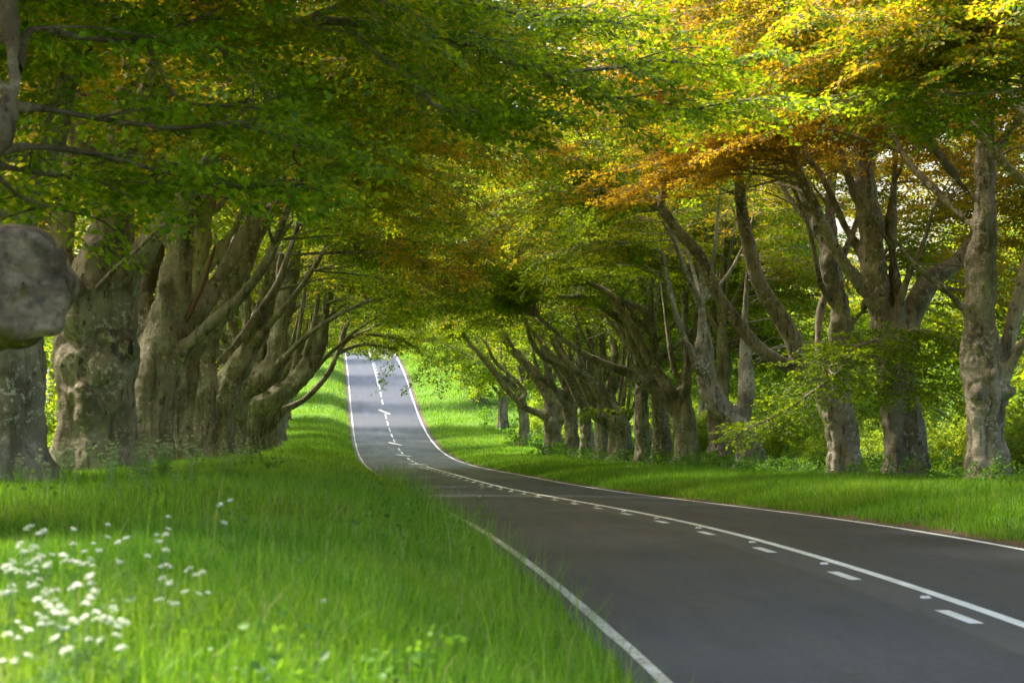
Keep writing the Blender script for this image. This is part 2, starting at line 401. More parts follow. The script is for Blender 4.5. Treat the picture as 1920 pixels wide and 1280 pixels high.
def wood_mesh(name, base, trunk, thick, thin, voxel, burls=(), thin_batches=(), flare=.5, seed=0):
    """trunk + thick limbs blended into one skin (voxel remesh), knobbly; thin limbs stay plain tubes"""
    V, Q, G, o = [], [], [], 0
    for pts, K, sides in [(trunk, 26, 22)]+[(p, 20, 14) for p in thick]:
        c = curve(pts, K)
        v, q, g = tubes(c[None, :, :3], c[None, :, 3], sides, True)
        V.append(v); Q.append(q+o); G += [x+o for x in g]; o += len(v)
    me = mesh_np(name, np.concatenate(V)-base, np.concatenate(Q), ngons=G)
    me = evaluated(me, [('REMESH', dict(mode='VOXEL', voxel_size=voxel)), ('SMOOTH', dict(factor=.5, iterations=4))])
    v, n, L, C = arrays(me); bpy.data.meshes.remove(me)
    w = v+base
    c = curve(trunk, 60)
    h = w[:, 2]-gh(w[:, 0], w[:, 1])
    ax = np.stack([np.interp(w[:, 2], c[:, 2], c[:, j]) for j in (0, 1)], 1)
    dv = w[:, :2]-ax; rr = np.linalg.norm(dv, axis=1)
    th = np.arctan2(dv[:, 1], dv[:, 0]); r0 = trunk[0][3]
    near = np.exp(-np.maximum(rr-r0*1.3, 0)*3)
    ph = seed*1.7
    lob = .55+.5*np.cos(5*th+ph+.6*np.sin(2*th+ph))+.3*np.cos(3*th-ph)
    fl = flare*r0*np.exp(-np.maximum(h, 0)/.42)*np.clip(lob, .05, 2)*near
    flute = .05*r0*np.exp(-np.maximum(h-.5, 0)/2.2)*(np.cos(7*th+ph+2*n2(h, h*0, .5, seed))-.4)*near
    d = .085*fbm(v*1.25+seed, 2, seed)+.042*fbm(v*3.7, 3, seed+3)+.02*vnoise(v*np.array([9., 9., 2.5]), seed+5)
    d = d+.07*fbm(v*np.array([2.4, 2.4, .55])+seed*.7, 2, seed+9)*near
    for (bp, br, amp, hole) in burls:
        q = np.linalg.norm(w-bp, axis=1)/br
        if hole: d = d+amp*np.where(q < 1.6, np.exp(-((q-.62)/.22)**2)-1.5*np.exp(-(q/.36)**2), 0)
        else: d = d+amp*np.where(q < 1, (1-q*q)**2, 0)-.18*abs(amp)*np.exp(-((q-1.02)/.13)**2)+.10*abs(amp)*np.exp(-((q-1.3)/.14)**2)
    rk = np.clip(near*1., .25 if seed != 1 else 1.1, 2)
    v = v+n*(d*rk+flute)[:, None]
    v[:, :2] += (unit(dv)*fl[:, None])
    Vs, Ls, Cs = [v], [L], [C]; o = len(v)
    bt = list(thin_batches)
    for p in thin:
        c = curve(p, 18)
        bt.append((c[None, :, :3], c[None, :, 3], 9))
    for pts, r, sides in bt:
        if len(pts) == 0: continue
        a, q, _ = tubes(pts, r, sides)
        a = a-base
        if sides > 6: a = a+unit(a-np.repeat((pts.reshape(-1, 3)-base), sides, 0))*(.10*np.repeat(r.ravel(), sides)*vnoise(a*5, 2))[:, None]
        Vs.append(a); Ls.append((q+o).ravel()); Cs.append(np.full(len(q), 4)); o += len(a)
    V = np.concatenate(Vs); L = np.concatenate(Ls); C = np.concatenate(Cs)
    me = bpy.data.meshes.new(name)
    me.vertices.add(len(V)); me.vertices.foreach_set('co', V.astype(np.float32).ravel())
    me.loops.add(len(L)); me.loops.foreach_set('vertex_index', L.astype(np.int32))
    me.polygons.add(len(C)); me.polygons.foreach_set('loop_start', (np.cumsum(C)-C).astype(np.int32))
    me.update(calc_edges=True); me.polygons.foreach_set('use_smooth', np.ones(len(C), bool))
    return me

def leaves(B0, D, LEN, size, K, Mm, r, upright=.28, droop=.16):
    """flat fans of leaves: B0 (B,3) start, D (B,3) direction, LEN (B,), size (B,)"""
    B = len(B0)
    up = unit(np.array([0, 0, 1.])+r.normal(0, upright, (B, 3)))
    D = unit(D); side = unit(np.cross(D, up)); up = np.cross(side, D)
    k = np.arange(K); u = (k+.6)/K
    sg = np.where(k % 2 == 0, 1., -1.)
    base = B0[:, None]+D[:, None]*(LEN[:, None]*u)[..., None]
    base[..., 2] -= droop*LEN[:, None]*u**2
    ang = r.uniform(.7, 1.15, (B, K))*(1-.45*u)
    td = D[:, None]*np.cos(ang)[..., None]+side[:, None]*(sg*np.sin(ang))[..., None]
    tlen = LEN[:, None]*(.50*np.sin(np.pi*(.18+.72*u))+.06)*r.uniform(.7, 1.25, (B, K))
    m = np.arange(Mm); um = (m+.5)/Mm; sm = np.where(m % 2 == 0, 1., -1.)
    pos = base[:, :, None]+td[:, :, None]*(tlen[..., None]*um)[..., None]
    pos[..., 2] -= (.18*tlen[..., None]*um**2)
    ts_ = unit(np.cross(td, up[:, None]))
    a2 = r.normal(.75, .3, (B, K, Mm))*sm
    ld = td[:, :, None]*np.cos(a2)[..., None]+ts_[:, :, None]*np.sin(a2)[..., None]
    nn = unit(up[:, None, None]+r.normal(0, .42, (B, K, Mm, 3)))
    ld = unit(ld-nn*np.sum(ld*nn, -1, keepdims=True)+np.array([0, 0, -.18]))
    ls = np.cross(nn, ld)
    sz = size[:, None, None]*r.uniform(.65, 1.2, (B, K, Mm))
    pos = pos.reshape(-1, 3); ld = ld.reshape(-1, 3); ls = ls.reshape(-1, 3); nn = nn.reshape(-1, 3); sz = sz.reshape(-1, 1)
    pos = pos+r.normal(0, .25, pos.shape)*sz
    V = np.stack([pos, pos+ld*sz*.48+ls*sz*.34+nn*sz*.07, pos+ld*sz, pos+ld*sz*.48-ls*sz*.34+nn*sz*.07], 1)
    return V.reshape(-1, 3)
NT = [0]
def base_x(tr): return float(tr[0][0]-xc(tr[0][1]))
def leaf_mesh(name, chunks, base):
    V = np.concatenate(chunks)-base; NT[0] += len(V)//4
    return mesh_np(name, V, np.arange(len(V)).reshape(-1, 4))

_lt = np.array([-60, -16, -12.5, -9, -6, -2, 2, 6, 9, 12, 15, 20, 60.])
_lh = np.array([1.5, 2.4, 4.9, 5.8, 6.1, 6.2, 6.6, 7.4, 7.7, 6.4, 3.2, 1.6, 1.5])
def arch_ok(p, r, off=0.):
    """foliage only above the vault that traffic and browsing keep clear"""
    t = p[:, 0]-xc(p[:, 1]); h = p[:, 2]-roadz(p[:, 1])
    ad = np.where(t < 0, np.interp(p[:, 1], [20, 35, 48, 100, 130, 200], [-.4, 0, 2.1, 2.1, 1., .3])*np.interp(t, [-13, -10.5, -6, -2], [0, 1, 1, .2]),
                  np.interp(p[:, 1], [20, 38, 44, 72, 100, 140, 200], [0, .3, 2.2, 2., .8, 0, -.6])*np.interp(t, [0, 4, 11, 13], [.2, 1, 1, 0]))
    ad = ad+np.interp(p[:, 1], [85, 115, 200, 240], [0, 1.8, 1.8, 0])*np.interp(np.abs(t+1), [5, 8], [1, 0])
    return h > np.interp(t, _lt, _lh)+ad+off+.9*n2(p[:, 0], p[:, 1], .22, 21)
def grow_limb(start, az, el, length, r0, r1, r, up=.9, flat=.5, K=12):
    """az in the world XY plane; climbs first, then levels out"""
    p = np.array(start, float); out = [[*p, r0]]; st = length/(K-1)
    wa, we = r.normal(0, .10), 0
    for i in range(1, K):
        u = i/(K-1)
        wa += r.normal(0, .13); el += (up*(1-u)-flat*u)*.16+r.normal(0, .09); el = min(el, 1.45)
        az_ = az+wa
        p = p+st*np.array([math.cos(el)*math.cos(az_), math.cos(el)*math.sin(az_), math.sin(el)])
        out.append([*p, r0+(r1-r0)*u**.75])
    return np.array(out)

def leaf_lod(d):
    if d < 58: return .105, 9, 7
    if d < 92: return .135, 7, 6
    if d < 150: return .175, 6, 4
    return .25, 4, 3

def make_crown(limbs, boughs, r, d, low=0., dens=1., sub_per_m=.85, topcut=13., tgt=None):
    """limbs/boughs: list of (K,4) curves. returns leaf chunks, thin woods batches"""
    carriers, subs = [], []
    for c, u0, dn, free in [(c, .34, 1., False) for c in limbs]+[(c, .12, 3.0 if d > 22 else 2.2, True) for c in boughs]:
        L = np.linalg.norm(np.diff(c[:, :3], axis=0), axis=1).sum()
        n = max(2, int(L*(1-u0)*sub_per_m*dens*dn))
        for q in range(n):
            u = u0+(1-u0)*(q+r.uniform(0, 1))/n
            i = min(int(u*(len(c)-1)), len(c)-2); f = u*(len(c)-1)-i
            p = c[i]*(1-f)+c[i+1]*f; tan = unit(c[i+1, :3]-c[i, :3])
            sd = unit(np.cross(tan, [0, 0, 1.]))*(1 if (q % 2) else -1)
            a = r.uniform(.5, 1.15)
            dr = unit(tan*math.cos(a)+sd*math.sin(a)+np.array([0, 0, r.uniform(-.12, .35 if not free else .12)]))
            el = math.asin(np.clip(dr[2], -1, 1)); az = math.atan2(dr[1], dr[0])
            ln = r.uniform(1.5, 3.8)*(1-.25*u)*(.42 if free else 1)
            s = grow_limb(p[:3], az, el, ln, min(max(p[3]*.5, .018), .07), .008, r, up=.2, flat=.4 if free else .75, K=7)
            subs.append((s, free))
        carriers.append((c[int(len(c)*max(u0, .5)):], free))
    if tgt is not None and len(limbs):
        W = np.concatenate([c[int(len(c)*.3):] for c in limbs])
        for q in tgt:
            dq = np.linalg.norm((W[:, :3]-q)*np.array([1, 1, 1.25]), axis=1)+np.where(W[:, 2] > q[2]+.8, 1.2, 0)
            j = int(np.argmin(dq)); a = W[j]
            ln = np.linalg.norm(q-a[:3])
            if ln > 6.5 or ln < .3: continue
            m = .5*(a[:3]+q)+np.array([0, 0, .10*ln])+r.normal(0, .06*ln, 3)
            s = curve(np.array([[*a[:3], min(max(a[3]*.45, .016), .05)], [*m, .016], [*q, .007]]), 7)
            if arch_ok(s[3:4, :3], r, low-.6)[0]: subs.append((s, False))
    carriers += subs
    S0, D0, LN, FR = [], [], [], []
    for c, free in carriers:
        seg = np.linalg.norm(np.diff(c[:, :3], axis=0), axis=1); L = np.concatenate([[0], np.cumsum(seg)])
        n = max(3, int(L[-1]/.25))
        w = np.minimum(L[-1]*(np.arange(n)+r.uniform(.2, 1, n))/n, L[-1]*.999)
        p = np.stack([np.interp(w, L, c[:, j]) for j in range(3)], 1)
        i = np.clip(np.searchsorted(L, w)-1, 0, len(seg)-1)
        tan = unit(c[i+1, :3]-c[i, :3])
        sd = unit(np.cross(tan, np.array([0, 0, 1.]))+1e-6)*np.where(np.arange(n) % 2, 1, -1)[:, None]
        a = r.uniform(.4, 1.2, n)[:, None]
        dd = tan*np.cos(a)+sd*np.sin(a); dd[:, 2] = dd[:, 2]*.5+r.normal(-.02, .2, n)
        S0.append(p); D0.append(unit(dd)); LN.append(r.uniform(.55, 1.45, n)*(1.15-.5*w/L[-1])); FR.append(np.full(n, free))
    S0, D0, LN, FR = map(np.concatenate, (S0, D0, LN, FR))
    end = S0+D0*LN[:, None]*.8
    ok = FR | (arch_ok(end, r, low) & arch_ok(S0, r, low-.4))
    hh = S0[:, 2]-roadz(S0[:, 1])
    ok &= (hh < topcut) | (r.uniform(0, 1, len(hh)) < .30)
    # keep the opening in front of the photographer clear of twigs
    ok &= FR | (S0[:, 1] > 19) | (hh > 8.5)
    S0, D0, LN, hh, FR = S0[ok], D0[ok], LN[ok], hh[ok], FR[ok]
    sz, K, Mm = leaf_lod(d)
    size = sz*(1+np.clip((hh-topcut)/5, 0, 1)*.7)
    if d < 46 and topcut >= 13: size = size*np.where(hh > 640/F*d+CZ-float(roadz(d))+1.2, 1.4, 1.)  # near left crowns: leaves above the view enlarged to block more light
    ch = [leaves(S0, D0, LN, size, K, Mm, r)] if len(S0) else []
    # woody parts
    bt = []
    if subs:
        sp = np.stack([s for s, _ in subs]); mid = sp[:, 4, :3]
        fr = np.array([f for _, f in subs])
        k2 = fr | arch_ok(mid, r, low-1.0)
        sp = sp[k2]
        if len(sp): bt.append((sp[:, :, :3], sp[:, :, 3], 6 if d < 90 else 4))
    if d < 130 and len(S0):
        u = np.linspace(0, .85, 4)
        q = S0[:, None]+D0[:, None]*(LN[:, None]*u)[..., None]; q[..., 2] -= .16*LN[:, None]*u**2
        bt.append((q, np.broadcast_to(np.array([.009, .007, .005, .003])*(1 if d < 60 else 1.4), (len(q), 4)), 3))
    return ch, bt

def px_limb(rows, d, dd=0.):
    n = len(rows)
    return np.array([[*P(x, y, d+dd*(i/(n-1))), w*.5*(d+dd*(i/(n-1)))/F] for i, (x, y, w) in enumerate(rows)])
def px_bough(rows):      # (x, y, depth, width px)
    return np.array([[*P(x, y, d), max(w*.5*d/F, .004)] for x, y, d, w in rows])

def build_tree(name, label, group, d, trunk, limbs, extra=(), boughs=(), green_boughs=(), burls=(), parts=(), seed=0, low=0., dens=1., copper=.5, cat='tree', voxel=None, topcut=13., tint=None, flare=.52, fill=200):
    if base_x(trunk) > 0: topcut = min(15., 640/F*d+CZ-float(roadz(d))+.8)
    r = np.random.default_rng(1000+seed)
    trunk = np.array(trunk, float)
    base = np.array([trunk[0][0], trunk[0][1], float(gh(trunk[0][0], trunk[0][1])[0])])
    trunk[0][2] = base[2]-.25
    root = tag(empty(name, base), label, cat, group)
    cv = [curve(l, 20) for l in limbs]
    ex = []
    head = curve(trunk, 20)
    for (f, az, el, ln, r0) in extra:
        i = min(int(f*19), 19)
        ex.append(grow_limb(head[i, :3], az, el, ln, r0, .03, r))
    bg = [curve(b, 18) for b in boughs]
    alll = cv+ex
    # carriers also include the upper trunk
    up = head[9:] if head[-1, 2]-base[2] > 6 else None
    tgt = None
    if fill:
        tt = float(base[0]-xc(base[1])); sg = -1. if tt > 0 else 1.
        fill = fill*(1.3 if 30 < d < 115 else 1.)
        n = int(fill*2.2)
        q = np.stack([base[0]+sg*r.uniform(-5.5, 12.5, n), base[1]+r.uniform(-5.5, 5.5, n), roadz(base[1])+4+(9.5 if d < 45 else 13.)*r.uniform(0, 1, n)**1.3], 1)
        q = q[arch_ok(q, r, low) & (n2(q[:, 0], q[:, 1], .45, 70, 1)+.9*vnoise(q*np.array([.3, .3, .7]), 71) > -1.05)]
        if d < 30: q = q[(q[:, 1] > 19.5) | (q[:, 2]-roadz(q[:, 1]) > 9)]
        tgt = q[:int(fill)]
    ch, bt = make_crown(alll+([up] if up is not None else []), bg, r, d, low, dens, topcut=topcut, tgt=tgt)
    gb = [curve(b, 18) for b in green_boughs]
    if gb:
        ch2, bt2 = make_crown([], gb, r, d, low, dens*1.25)
        bt += bt2; bg = bg+gb
        o2 = obj('leafy_bough', leaf_mesh('leafy_bough', ch2, base), M['leaf'], root); o2.color = (.0, .5, .5, 1)
    thr = .075 if d < 60 else .10 if d < 100 else .13
    thick, thin = [], []
    for c in alll+bg:
        k = int((c[:, 3] >= thr).sum())
        if k >= 4:
            thick.append(c[:k]); 
            if len(c)-k >= 1: thin.append(c[max(k-3, 0):] if len(c)-max(k-3, 0) >= 2 else c[-2:])
        else: thin.append(c)
    if voxel is None: voxel = .032 if d < 45 else .05 if d < 70 else .07 if d < 110 else .11
    hd = trunk
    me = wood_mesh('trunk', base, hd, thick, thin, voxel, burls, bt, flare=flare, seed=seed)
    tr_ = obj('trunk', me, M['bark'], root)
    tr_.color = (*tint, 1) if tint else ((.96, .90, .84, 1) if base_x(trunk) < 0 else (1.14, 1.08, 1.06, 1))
    if ch:
        cr = obj('crown', leaf_mesh('crown', ch, base), M['leaf'], root)
        cr.color = (copper, .5, .5, 1)
    for nm, shape, mat in parts:
        v, q, g = shape
        obj(nm, mesh_np(nm, v-base, q, ngons=g, smooth=True), mat, root)
    return root

def tube_part(pts, K=12, sides=10):
    c = curve(pts, K)
    return tubes(c[None, :, :3], c[None, :, 3], sides, True)
def hollow_part(p, nrm, rx, rz):
    """dark lens set into a knot hole"""
    nrm = unit(np.array(nrm, float)); e1 = unit(np.cross(nrm, [0, 0, 1.])); e2 = np.cross(nrm, e1)
    V = [p+nrm*.03]; n = 14
    for k, f in ((1, .6), (2, 1.)):
        for i in range(n):
            a = 2*math.pi*i/n; w = 1+.15*math.sin(3*a+rx*9)
            V.append(p+nrm*(.02 if k == 1 else -.03)+f*w*(rx*math.cos(a)*e1+rz*math.sin(a)*e2))
    q = [[1+i, 1+n+i, 1+n+(i+1) % n, 1+(i+1) % n] for i in range(n)]
    g = [[0, 1+i, 1+(i+1) % n] for i in range(n)]
    return np.array(V), np.array(q), g

def disc_part(c, nrm, rr, seed):
    """weathered sawn face of a thick limb: uneven, slightly dished, with a ragged outline"""
    nrm = unit(np.array(nrm, float)); e1 = unit(np.cross(nrm, [0, 0, 1.])); e2 = np.cross(nrm, e1)
    nr, na = 26, 72
    a = np.arange(na)*2*math.pi/na; q = np.linspace(.0, 1., nr)[1:]
    A, Q_ = np.meshgrid(a, q)
    out = 1+.06*np.sin(3*A+1)+.04*np.sin(5*A+2.3)+.03*np.sin(9*A)
    R2 = Q_*out*rr
    p = R2[..., None]*(np.cos(A)[..., None]*e1+np.sin(A)[..., None]*e2)
    f = p.reshape(-1, 3)
    dz = .035*fbm(f*6+seed, 3, seed)+.010*vnoise(f*40, seed+2)-.10*np.clip(Q_.ravel()-.86, 0, 1)*4+.02
    V = np.concatenate([[c+nrm*.02], c+f+nrm*dz[:, None]])
    q4 = []; m = nr-1
    for i in range(m-1):
        for j in range(na):
            q4.append([1+i*na+j, 1+i*na+(j+1) % na, 1+(i+1)*na+(j+1) % na, 1+(i+1)*na+j])
    g = [[0, 1+(j+1) % na, 1+j] for j in range(na)]
    return V, np.array(q4)[:, ::-1], g
PI = math.pi
def row_extra(side, r, n=(3, 2, 2, 2), f=(.55, 1.), scale=1., r0=.17):
    """side -1: left row, +1 right row.  limbs over the road, along the row, away, up"""
    toward = 0. if side < 0 else PI
    out = []
    for i in range(n[0]): out.append((r.uniform(*f), toward+r.uniform(-.9, .9), r.uniform(.55, .95), r.uniform(8.5, 11.5)*scale, r0*r.uniform(.8, 1.15)))
    for i in range(n[1]): out.append((r.uniform(*f), toward+(PI/2 if i % 2 else -PI/2)+r.uniform(-.4, .4), r.uniform(.7, 1.05), r.uniform(6.5, 9)*scale, r0*r.uniform(.8, 1.1)))
    for i in range(n[2]): out.append((r.uniform(*f), toward+PI+r.uniform(-.8, .8), r.uniform(.6, 1.0), r.uniform(6.5, 8.5)*scale, r0*r.uniform(.8, 1.1)))
    for i in range(n[3]): out.append((r.uniform(*f), r.uniform(0, 6.28), r.uniform(1.15, 1.4), r.uniform(8, 11)*scale, r0*r.uniform(.9, 1.2)))
    return out
GL, GR = 'beeches of the left roadside row', 'beeches of the right roadside row'
def R_(s): return np.random.default_rng(s)
def face(px, py, d, rr):   # a point on the camera side of a trunk
    return P(px, py, d)-np.array([0, rr, 0])

# ---- left row -------------------------------------------------------------
d = 17.6
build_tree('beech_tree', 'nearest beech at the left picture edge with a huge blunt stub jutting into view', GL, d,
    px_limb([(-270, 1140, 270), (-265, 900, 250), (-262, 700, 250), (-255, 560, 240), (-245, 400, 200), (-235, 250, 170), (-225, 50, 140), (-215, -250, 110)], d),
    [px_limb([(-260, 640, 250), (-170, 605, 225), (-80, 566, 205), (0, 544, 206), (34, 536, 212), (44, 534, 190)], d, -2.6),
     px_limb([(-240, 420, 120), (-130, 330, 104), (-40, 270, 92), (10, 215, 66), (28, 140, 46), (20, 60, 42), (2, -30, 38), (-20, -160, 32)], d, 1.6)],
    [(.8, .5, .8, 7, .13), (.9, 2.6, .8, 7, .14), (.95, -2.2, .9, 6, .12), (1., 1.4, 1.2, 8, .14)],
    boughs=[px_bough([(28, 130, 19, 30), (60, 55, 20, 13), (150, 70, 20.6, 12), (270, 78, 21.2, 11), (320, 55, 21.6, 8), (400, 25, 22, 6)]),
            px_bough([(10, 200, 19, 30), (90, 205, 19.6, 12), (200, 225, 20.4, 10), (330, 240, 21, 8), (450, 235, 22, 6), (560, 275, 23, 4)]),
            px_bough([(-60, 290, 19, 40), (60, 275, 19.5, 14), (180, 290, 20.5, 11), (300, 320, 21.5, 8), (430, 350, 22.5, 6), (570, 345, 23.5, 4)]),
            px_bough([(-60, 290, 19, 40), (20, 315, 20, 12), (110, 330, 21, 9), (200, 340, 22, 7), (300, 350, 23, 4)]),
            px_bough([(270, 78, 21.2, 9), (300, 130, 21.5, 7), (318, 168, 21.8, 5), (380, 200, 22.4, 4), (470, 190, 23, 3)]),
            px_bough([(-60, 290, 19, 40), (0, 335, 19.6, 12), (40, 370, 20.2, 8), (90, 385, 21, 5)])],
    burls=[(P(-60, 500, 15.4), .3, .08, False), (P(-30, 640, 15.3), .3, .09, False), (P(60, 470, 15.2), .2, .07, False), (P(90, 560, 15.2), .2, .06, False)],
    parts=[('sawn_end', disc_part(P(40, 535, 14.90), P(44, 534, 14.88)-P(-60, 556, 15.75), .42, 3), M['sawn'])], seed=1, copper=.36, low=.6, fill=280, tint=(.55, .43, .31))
d = 26.3
build_tree('beech_tree', 'dark grey beech trunk half hidden behind the blunt stub at far left', GL, d,
    px_limb([(14, 960, 186), (12, 880, 172), (10, 780, 162), (6, 700, 168), (0, 640, 166), (-10, 560, 150), (-25, 480, 128), (-40, 380, 105), (-55, 250, 88), (-60, 60, 70), (-60, -200, 50)], d),
    [px_limb([(-20, 470, 80), (40, 400, 60), (90, 300, 50), (120, 180, 42), (150, 40, 34), (180, -120, 26)], d, 1.5)],
    [(.75, .4, .7, 9, .15), (.8, -.5, .8, 8, .13), (.85, 2.6, .8, 7, .14), (.9, 3.6, .9, 7, .14), (1., 1., 1.2, 8, .13)],
    green_boughs=[px_bough([(120, 150, 27, 30), (190, 45, 27, 25), (260, 28, 27, 23), (350, 35, 27.2, 21), (480, 45, 27.5, 19), (660, 40, 28, 16), (800, 60, 28.4, 13), (900, 95, 28.8, 11), (1000, 130, 29, 9), (1130, 130, 29.3, 7), (1230, 112, 29.6, 5), (1340, 120, 30, 4)]),
            px_bough([(640, 41, 28, 13), (700, 95, 28, 11), (780, 160, 28, 10), (820, 200, 28.2, 8), (890, 215, 28.4, 6), (990, 205, 28.8, 4)]),
            px_bough([(560, 43, 27.8, 14), (640, 10, 28.2, 12), (760, -10, 28.6, 10), (900, 10, 29, 8), (1040, 35, 29.5, 6), (1180, 45, 30, 4)]),
            px_bough([(980, 125, 29, 6), (1100, 165, 29.6, 5), (1180, 190, 30, 4), (1290, 205, 30.5, 3), (1370, 190, 31, 3)]),
            px_bough([(350, 35, 27.2, 14), (420, 100, 26.6, 9), (480, 160, 26.2, 7), (540, 210, 26, 5), (610, 260, 26, 3)])],
    burls=[(P(68, 610, 25.6), .30, .10, True), (P(84, 680, 25.6), .34, .14, False), (P(20, 720, 25.3), .35, .08, False)],
    parts=[('hollow', hollow_part(face(64, 614, 26.2, .52), (.35, -1, .1), .10, .19), M['hollow'])], seed=2, copper=.46, low=.5, fill=215)
d = 35.
build_tree('beech_tree', 'massive knobbly beech with a sawn stub and swollen burls, thickest trunk of the left row', GL, d,
    px_limb([(178, 915, 150), (176, 830, 142), (178, 740, 150), (181, 660, 164), (184, 600, 150), (190, 540, 132), (205, 480, 98), (212, 430, 84), (222, 360, 66), (228, 300, 56), (238, 200, 46), (252, 90, 38), (265, -60, 30)], d),
    [px_limb([(222, 560, 70), (246, 510, 54), (270, 467, 42), (300, 425, 37), (332, 385, 33), (372, 330, 28), (420, 260, 24), (470, 180, 18), (510, 90, 13)], d, -2.),
     px_limb([(150, 620, 80), (125, 560, 66), (114, 480, 52), (120, 400, 43), (135, 320, 36), (140, 220, 30), (130, 100, 24)], d, 1.5),
     px_limb([(178, 640, 74), (160, 590, 54), (147, 556, 42), (134, 534, 36)], d, -1.0)],
    [(.55, 2.4, .8, 7, .15), (.6, 3.8, .8, 7, .15), (.65, -.8, .75, 8, .12), (.7, .9, .8, 8, .13)],
    burls=[(P(256, 655, 34.6), .36, .30, False), (P(262, 652, 34.2), .19, .12, True), (P(197, 690, 34.2), .40, .24, False), (P(203, 692, 34.1), .14, .06, True),
           (P(205, 580, 34.3), .15, .05, True), (P(205, 530, 34.4), .18, .06, True), (P(135, 600, 34.3), .45, .24, False), (P(208, 632, 34.2), .28, .17, False), (P(118, 680, 34.3), .4, .18, False), (P(165, 775, 34.2), .4, .08, False), (P(150, 700, 34.2), .3, -.10, False), (P(225, 600, 34.3), .28, .14, False), (P(170, 640, 34.2), .25, -.10, False)],
    parts=[('sawn_end', tube_part(np.array([[*P(135, 536, 33.98), .165], [*P(131, 527, 33.9), .155], [*P(130.5, 525.5, 33.89), .13]]), 5, 14), M['heart']),
           ('hollow', hollow_part(face(259, 652, 34.9, .62), (.55, -1, .0), .05, .14), M['hollow'])], seed=3, copper=.60, fill=190)
d = 43.4
build_tree('beech_tree', 'beech with a long pale curved limb and a rusty dead branch behind the massive trunk', GL, d,
    px_limb([(268, 890, 94), (272, 830, 86), (282, 740, 82), (292, 690, 84), (306, 640, 80), (322, 580, 66), (333, 500, 58), (340, 420, 52), (343, 340, 46), (350, 250, 40), (365, 140, 32), (380, 20, 26)], d),
    [px_limb([(308, 700, 44), (342, 658, 31), (380, 620, 26), (420, 585, 24), (452, 557, 22), (480, 520, 21), (502, 488, 20), (525, 430, 18), (548, 370, 16), (580, 300, 13), (600, 220, 10)], d, -2.),
     px_limb([(316, 665, 52), (360, 600, 37), (400, 545, 34), (425, 505, 33), (448, 460, 32), (475, 410, 30), (500, 350, 26), (530, 280, 22), (560, 190, 16)], d, 1.),
     px_limb([(288, 690, 64), (272, 620, 48), (266, 565, 42), (276, 520, 36), (300, 440, 28), (310, 350, 22)], d, 1.)],
    [(.5, 2.5, .8, 7, .14), (.6, 3.9, .85, 7, .14), (.7, -.9, .8, 8, .12)],
    burls=[(P(258, 550, 42.7), .16, .07, True), (P(268, 590, 42.6), .16, .07, True), (P(289, 720, 42.6), .13, .05, False), (P(264, 760, 42.6), .3, .07, False)],
    parts=[('dead_branch', tube_part(px_limb([(334, 632, 11), (344, 605, 10), (356, 588, 9), (368, 560, 9), (378, 540, 8), (390, 505, 7), (398, 478, 7), (403, 462, 5)], d, -.8)), M['dead']),
           ('hollow', hollow_part(face(258, 550, 43.6, .40), (.2, -1, .1), .07, .08), M['hollow'])], seed=4, copper=.60)
d = 52.
build_tree('beech_tree', 'slender lichened beech squeezed behind the trunk with the rusty dead branch', GL, d,
    px_limb([(326, 880, 66), (330, 800, 62), (338, 720, 66), (346, 660, 62), (354, 600, 48), (366, 520, 40), (382, 420, 33), (395, 320, 26), (410, 200, 20)], d),
    [px_limb([(345, 690, 50), (390, 620, 34), (420, 560, 30), (455, 500, 26), (490, 430, 22), (530, 350, 17), (560, 270, 12)], d, 1.)],
    row_extra(-1, R_(5), (2, 1, 2, 1), (.4, .8), .9, .14), burls=[(P(345, 700, 51.2), .3, .1, False), (P(350, 670, 51.2), .2, .08, True)], seed=5, copper=.48)
d = 60.5
build_tree('beech_tree', 'narrow beech with a dark ringed knot under its fork, left row', GL, d,
    px_limb([(372, 875, 66), (374, 800, 60), (376, 730, 68), (380, 680, 54), (390, 630, 44), (412, 560, 36), (430, 500, 32), (455, 430, 27), (480, 350, 20)], d),
    [], row_extra(-1, R_(6), (3, 1, 2, 1), (.35, .6), .95, .15), burls=[(P(374, 737, 59.7), .34, .12, True), (P(385, 700, 59.7), .3, .12, False)],
    parts=[('hollow', hollow_part(face(374, 737, 60.6, .60), (.2, -1, .1), .10, .12), M['hollow'])], seed=6, copper=.45)
d = 69.
build_tree('beech_tree', 'leaning left-row beech whose main limb rises slantwise above the knot hole', GL, d,
    px_limb([(411, 872, 54), (413, 800, 52), (420, 750, 64), (428, 715, 56), (450, 680, 44), (480, 620, 38), (500, 560, 34), (520, 500, 28), (545, 430, 21), (560, 350, 16)], d),
    [], row_extra(-1, R_(7), (3, 1, 2, 1), (.3, .55), .95, .15), seed=7, copper=.42)
d = 77.5
build_tree('beech_tree', 'left-row beech with a round open knot hole and a thick upright limb', GL, d,
    px_limb([(438, 868, 48), (440, 790, 48), (443, 745, 64), (460, 725, 56), (490, 710, 50), (518, 682, 36), (524, 628, 33), (532, 585, 31), (538, 546, 30), (548, 500, 26), (556, 450, 22), (565, 390, 17)], d),
    [px_limb([(448, 740, 42), (472, 705, 28), (484, 670, 24), (495, 637, 20), (505, 590, 18), (512, 540, 15), (525, 470, 12)], d, .8)],
    row_extra(-1, R_(8), (2, 1, 2, 1), (.3, .5), .95, .15), burls=[(P(441, 756, 76.7), .36, .16, True)],
    parts=[('hollow', hollow_part(face(441, 756, 77.5, .76), (.1, -1, .05), .16, .18), M['hollow'])], seed=8, copper=.38)
d = 86.
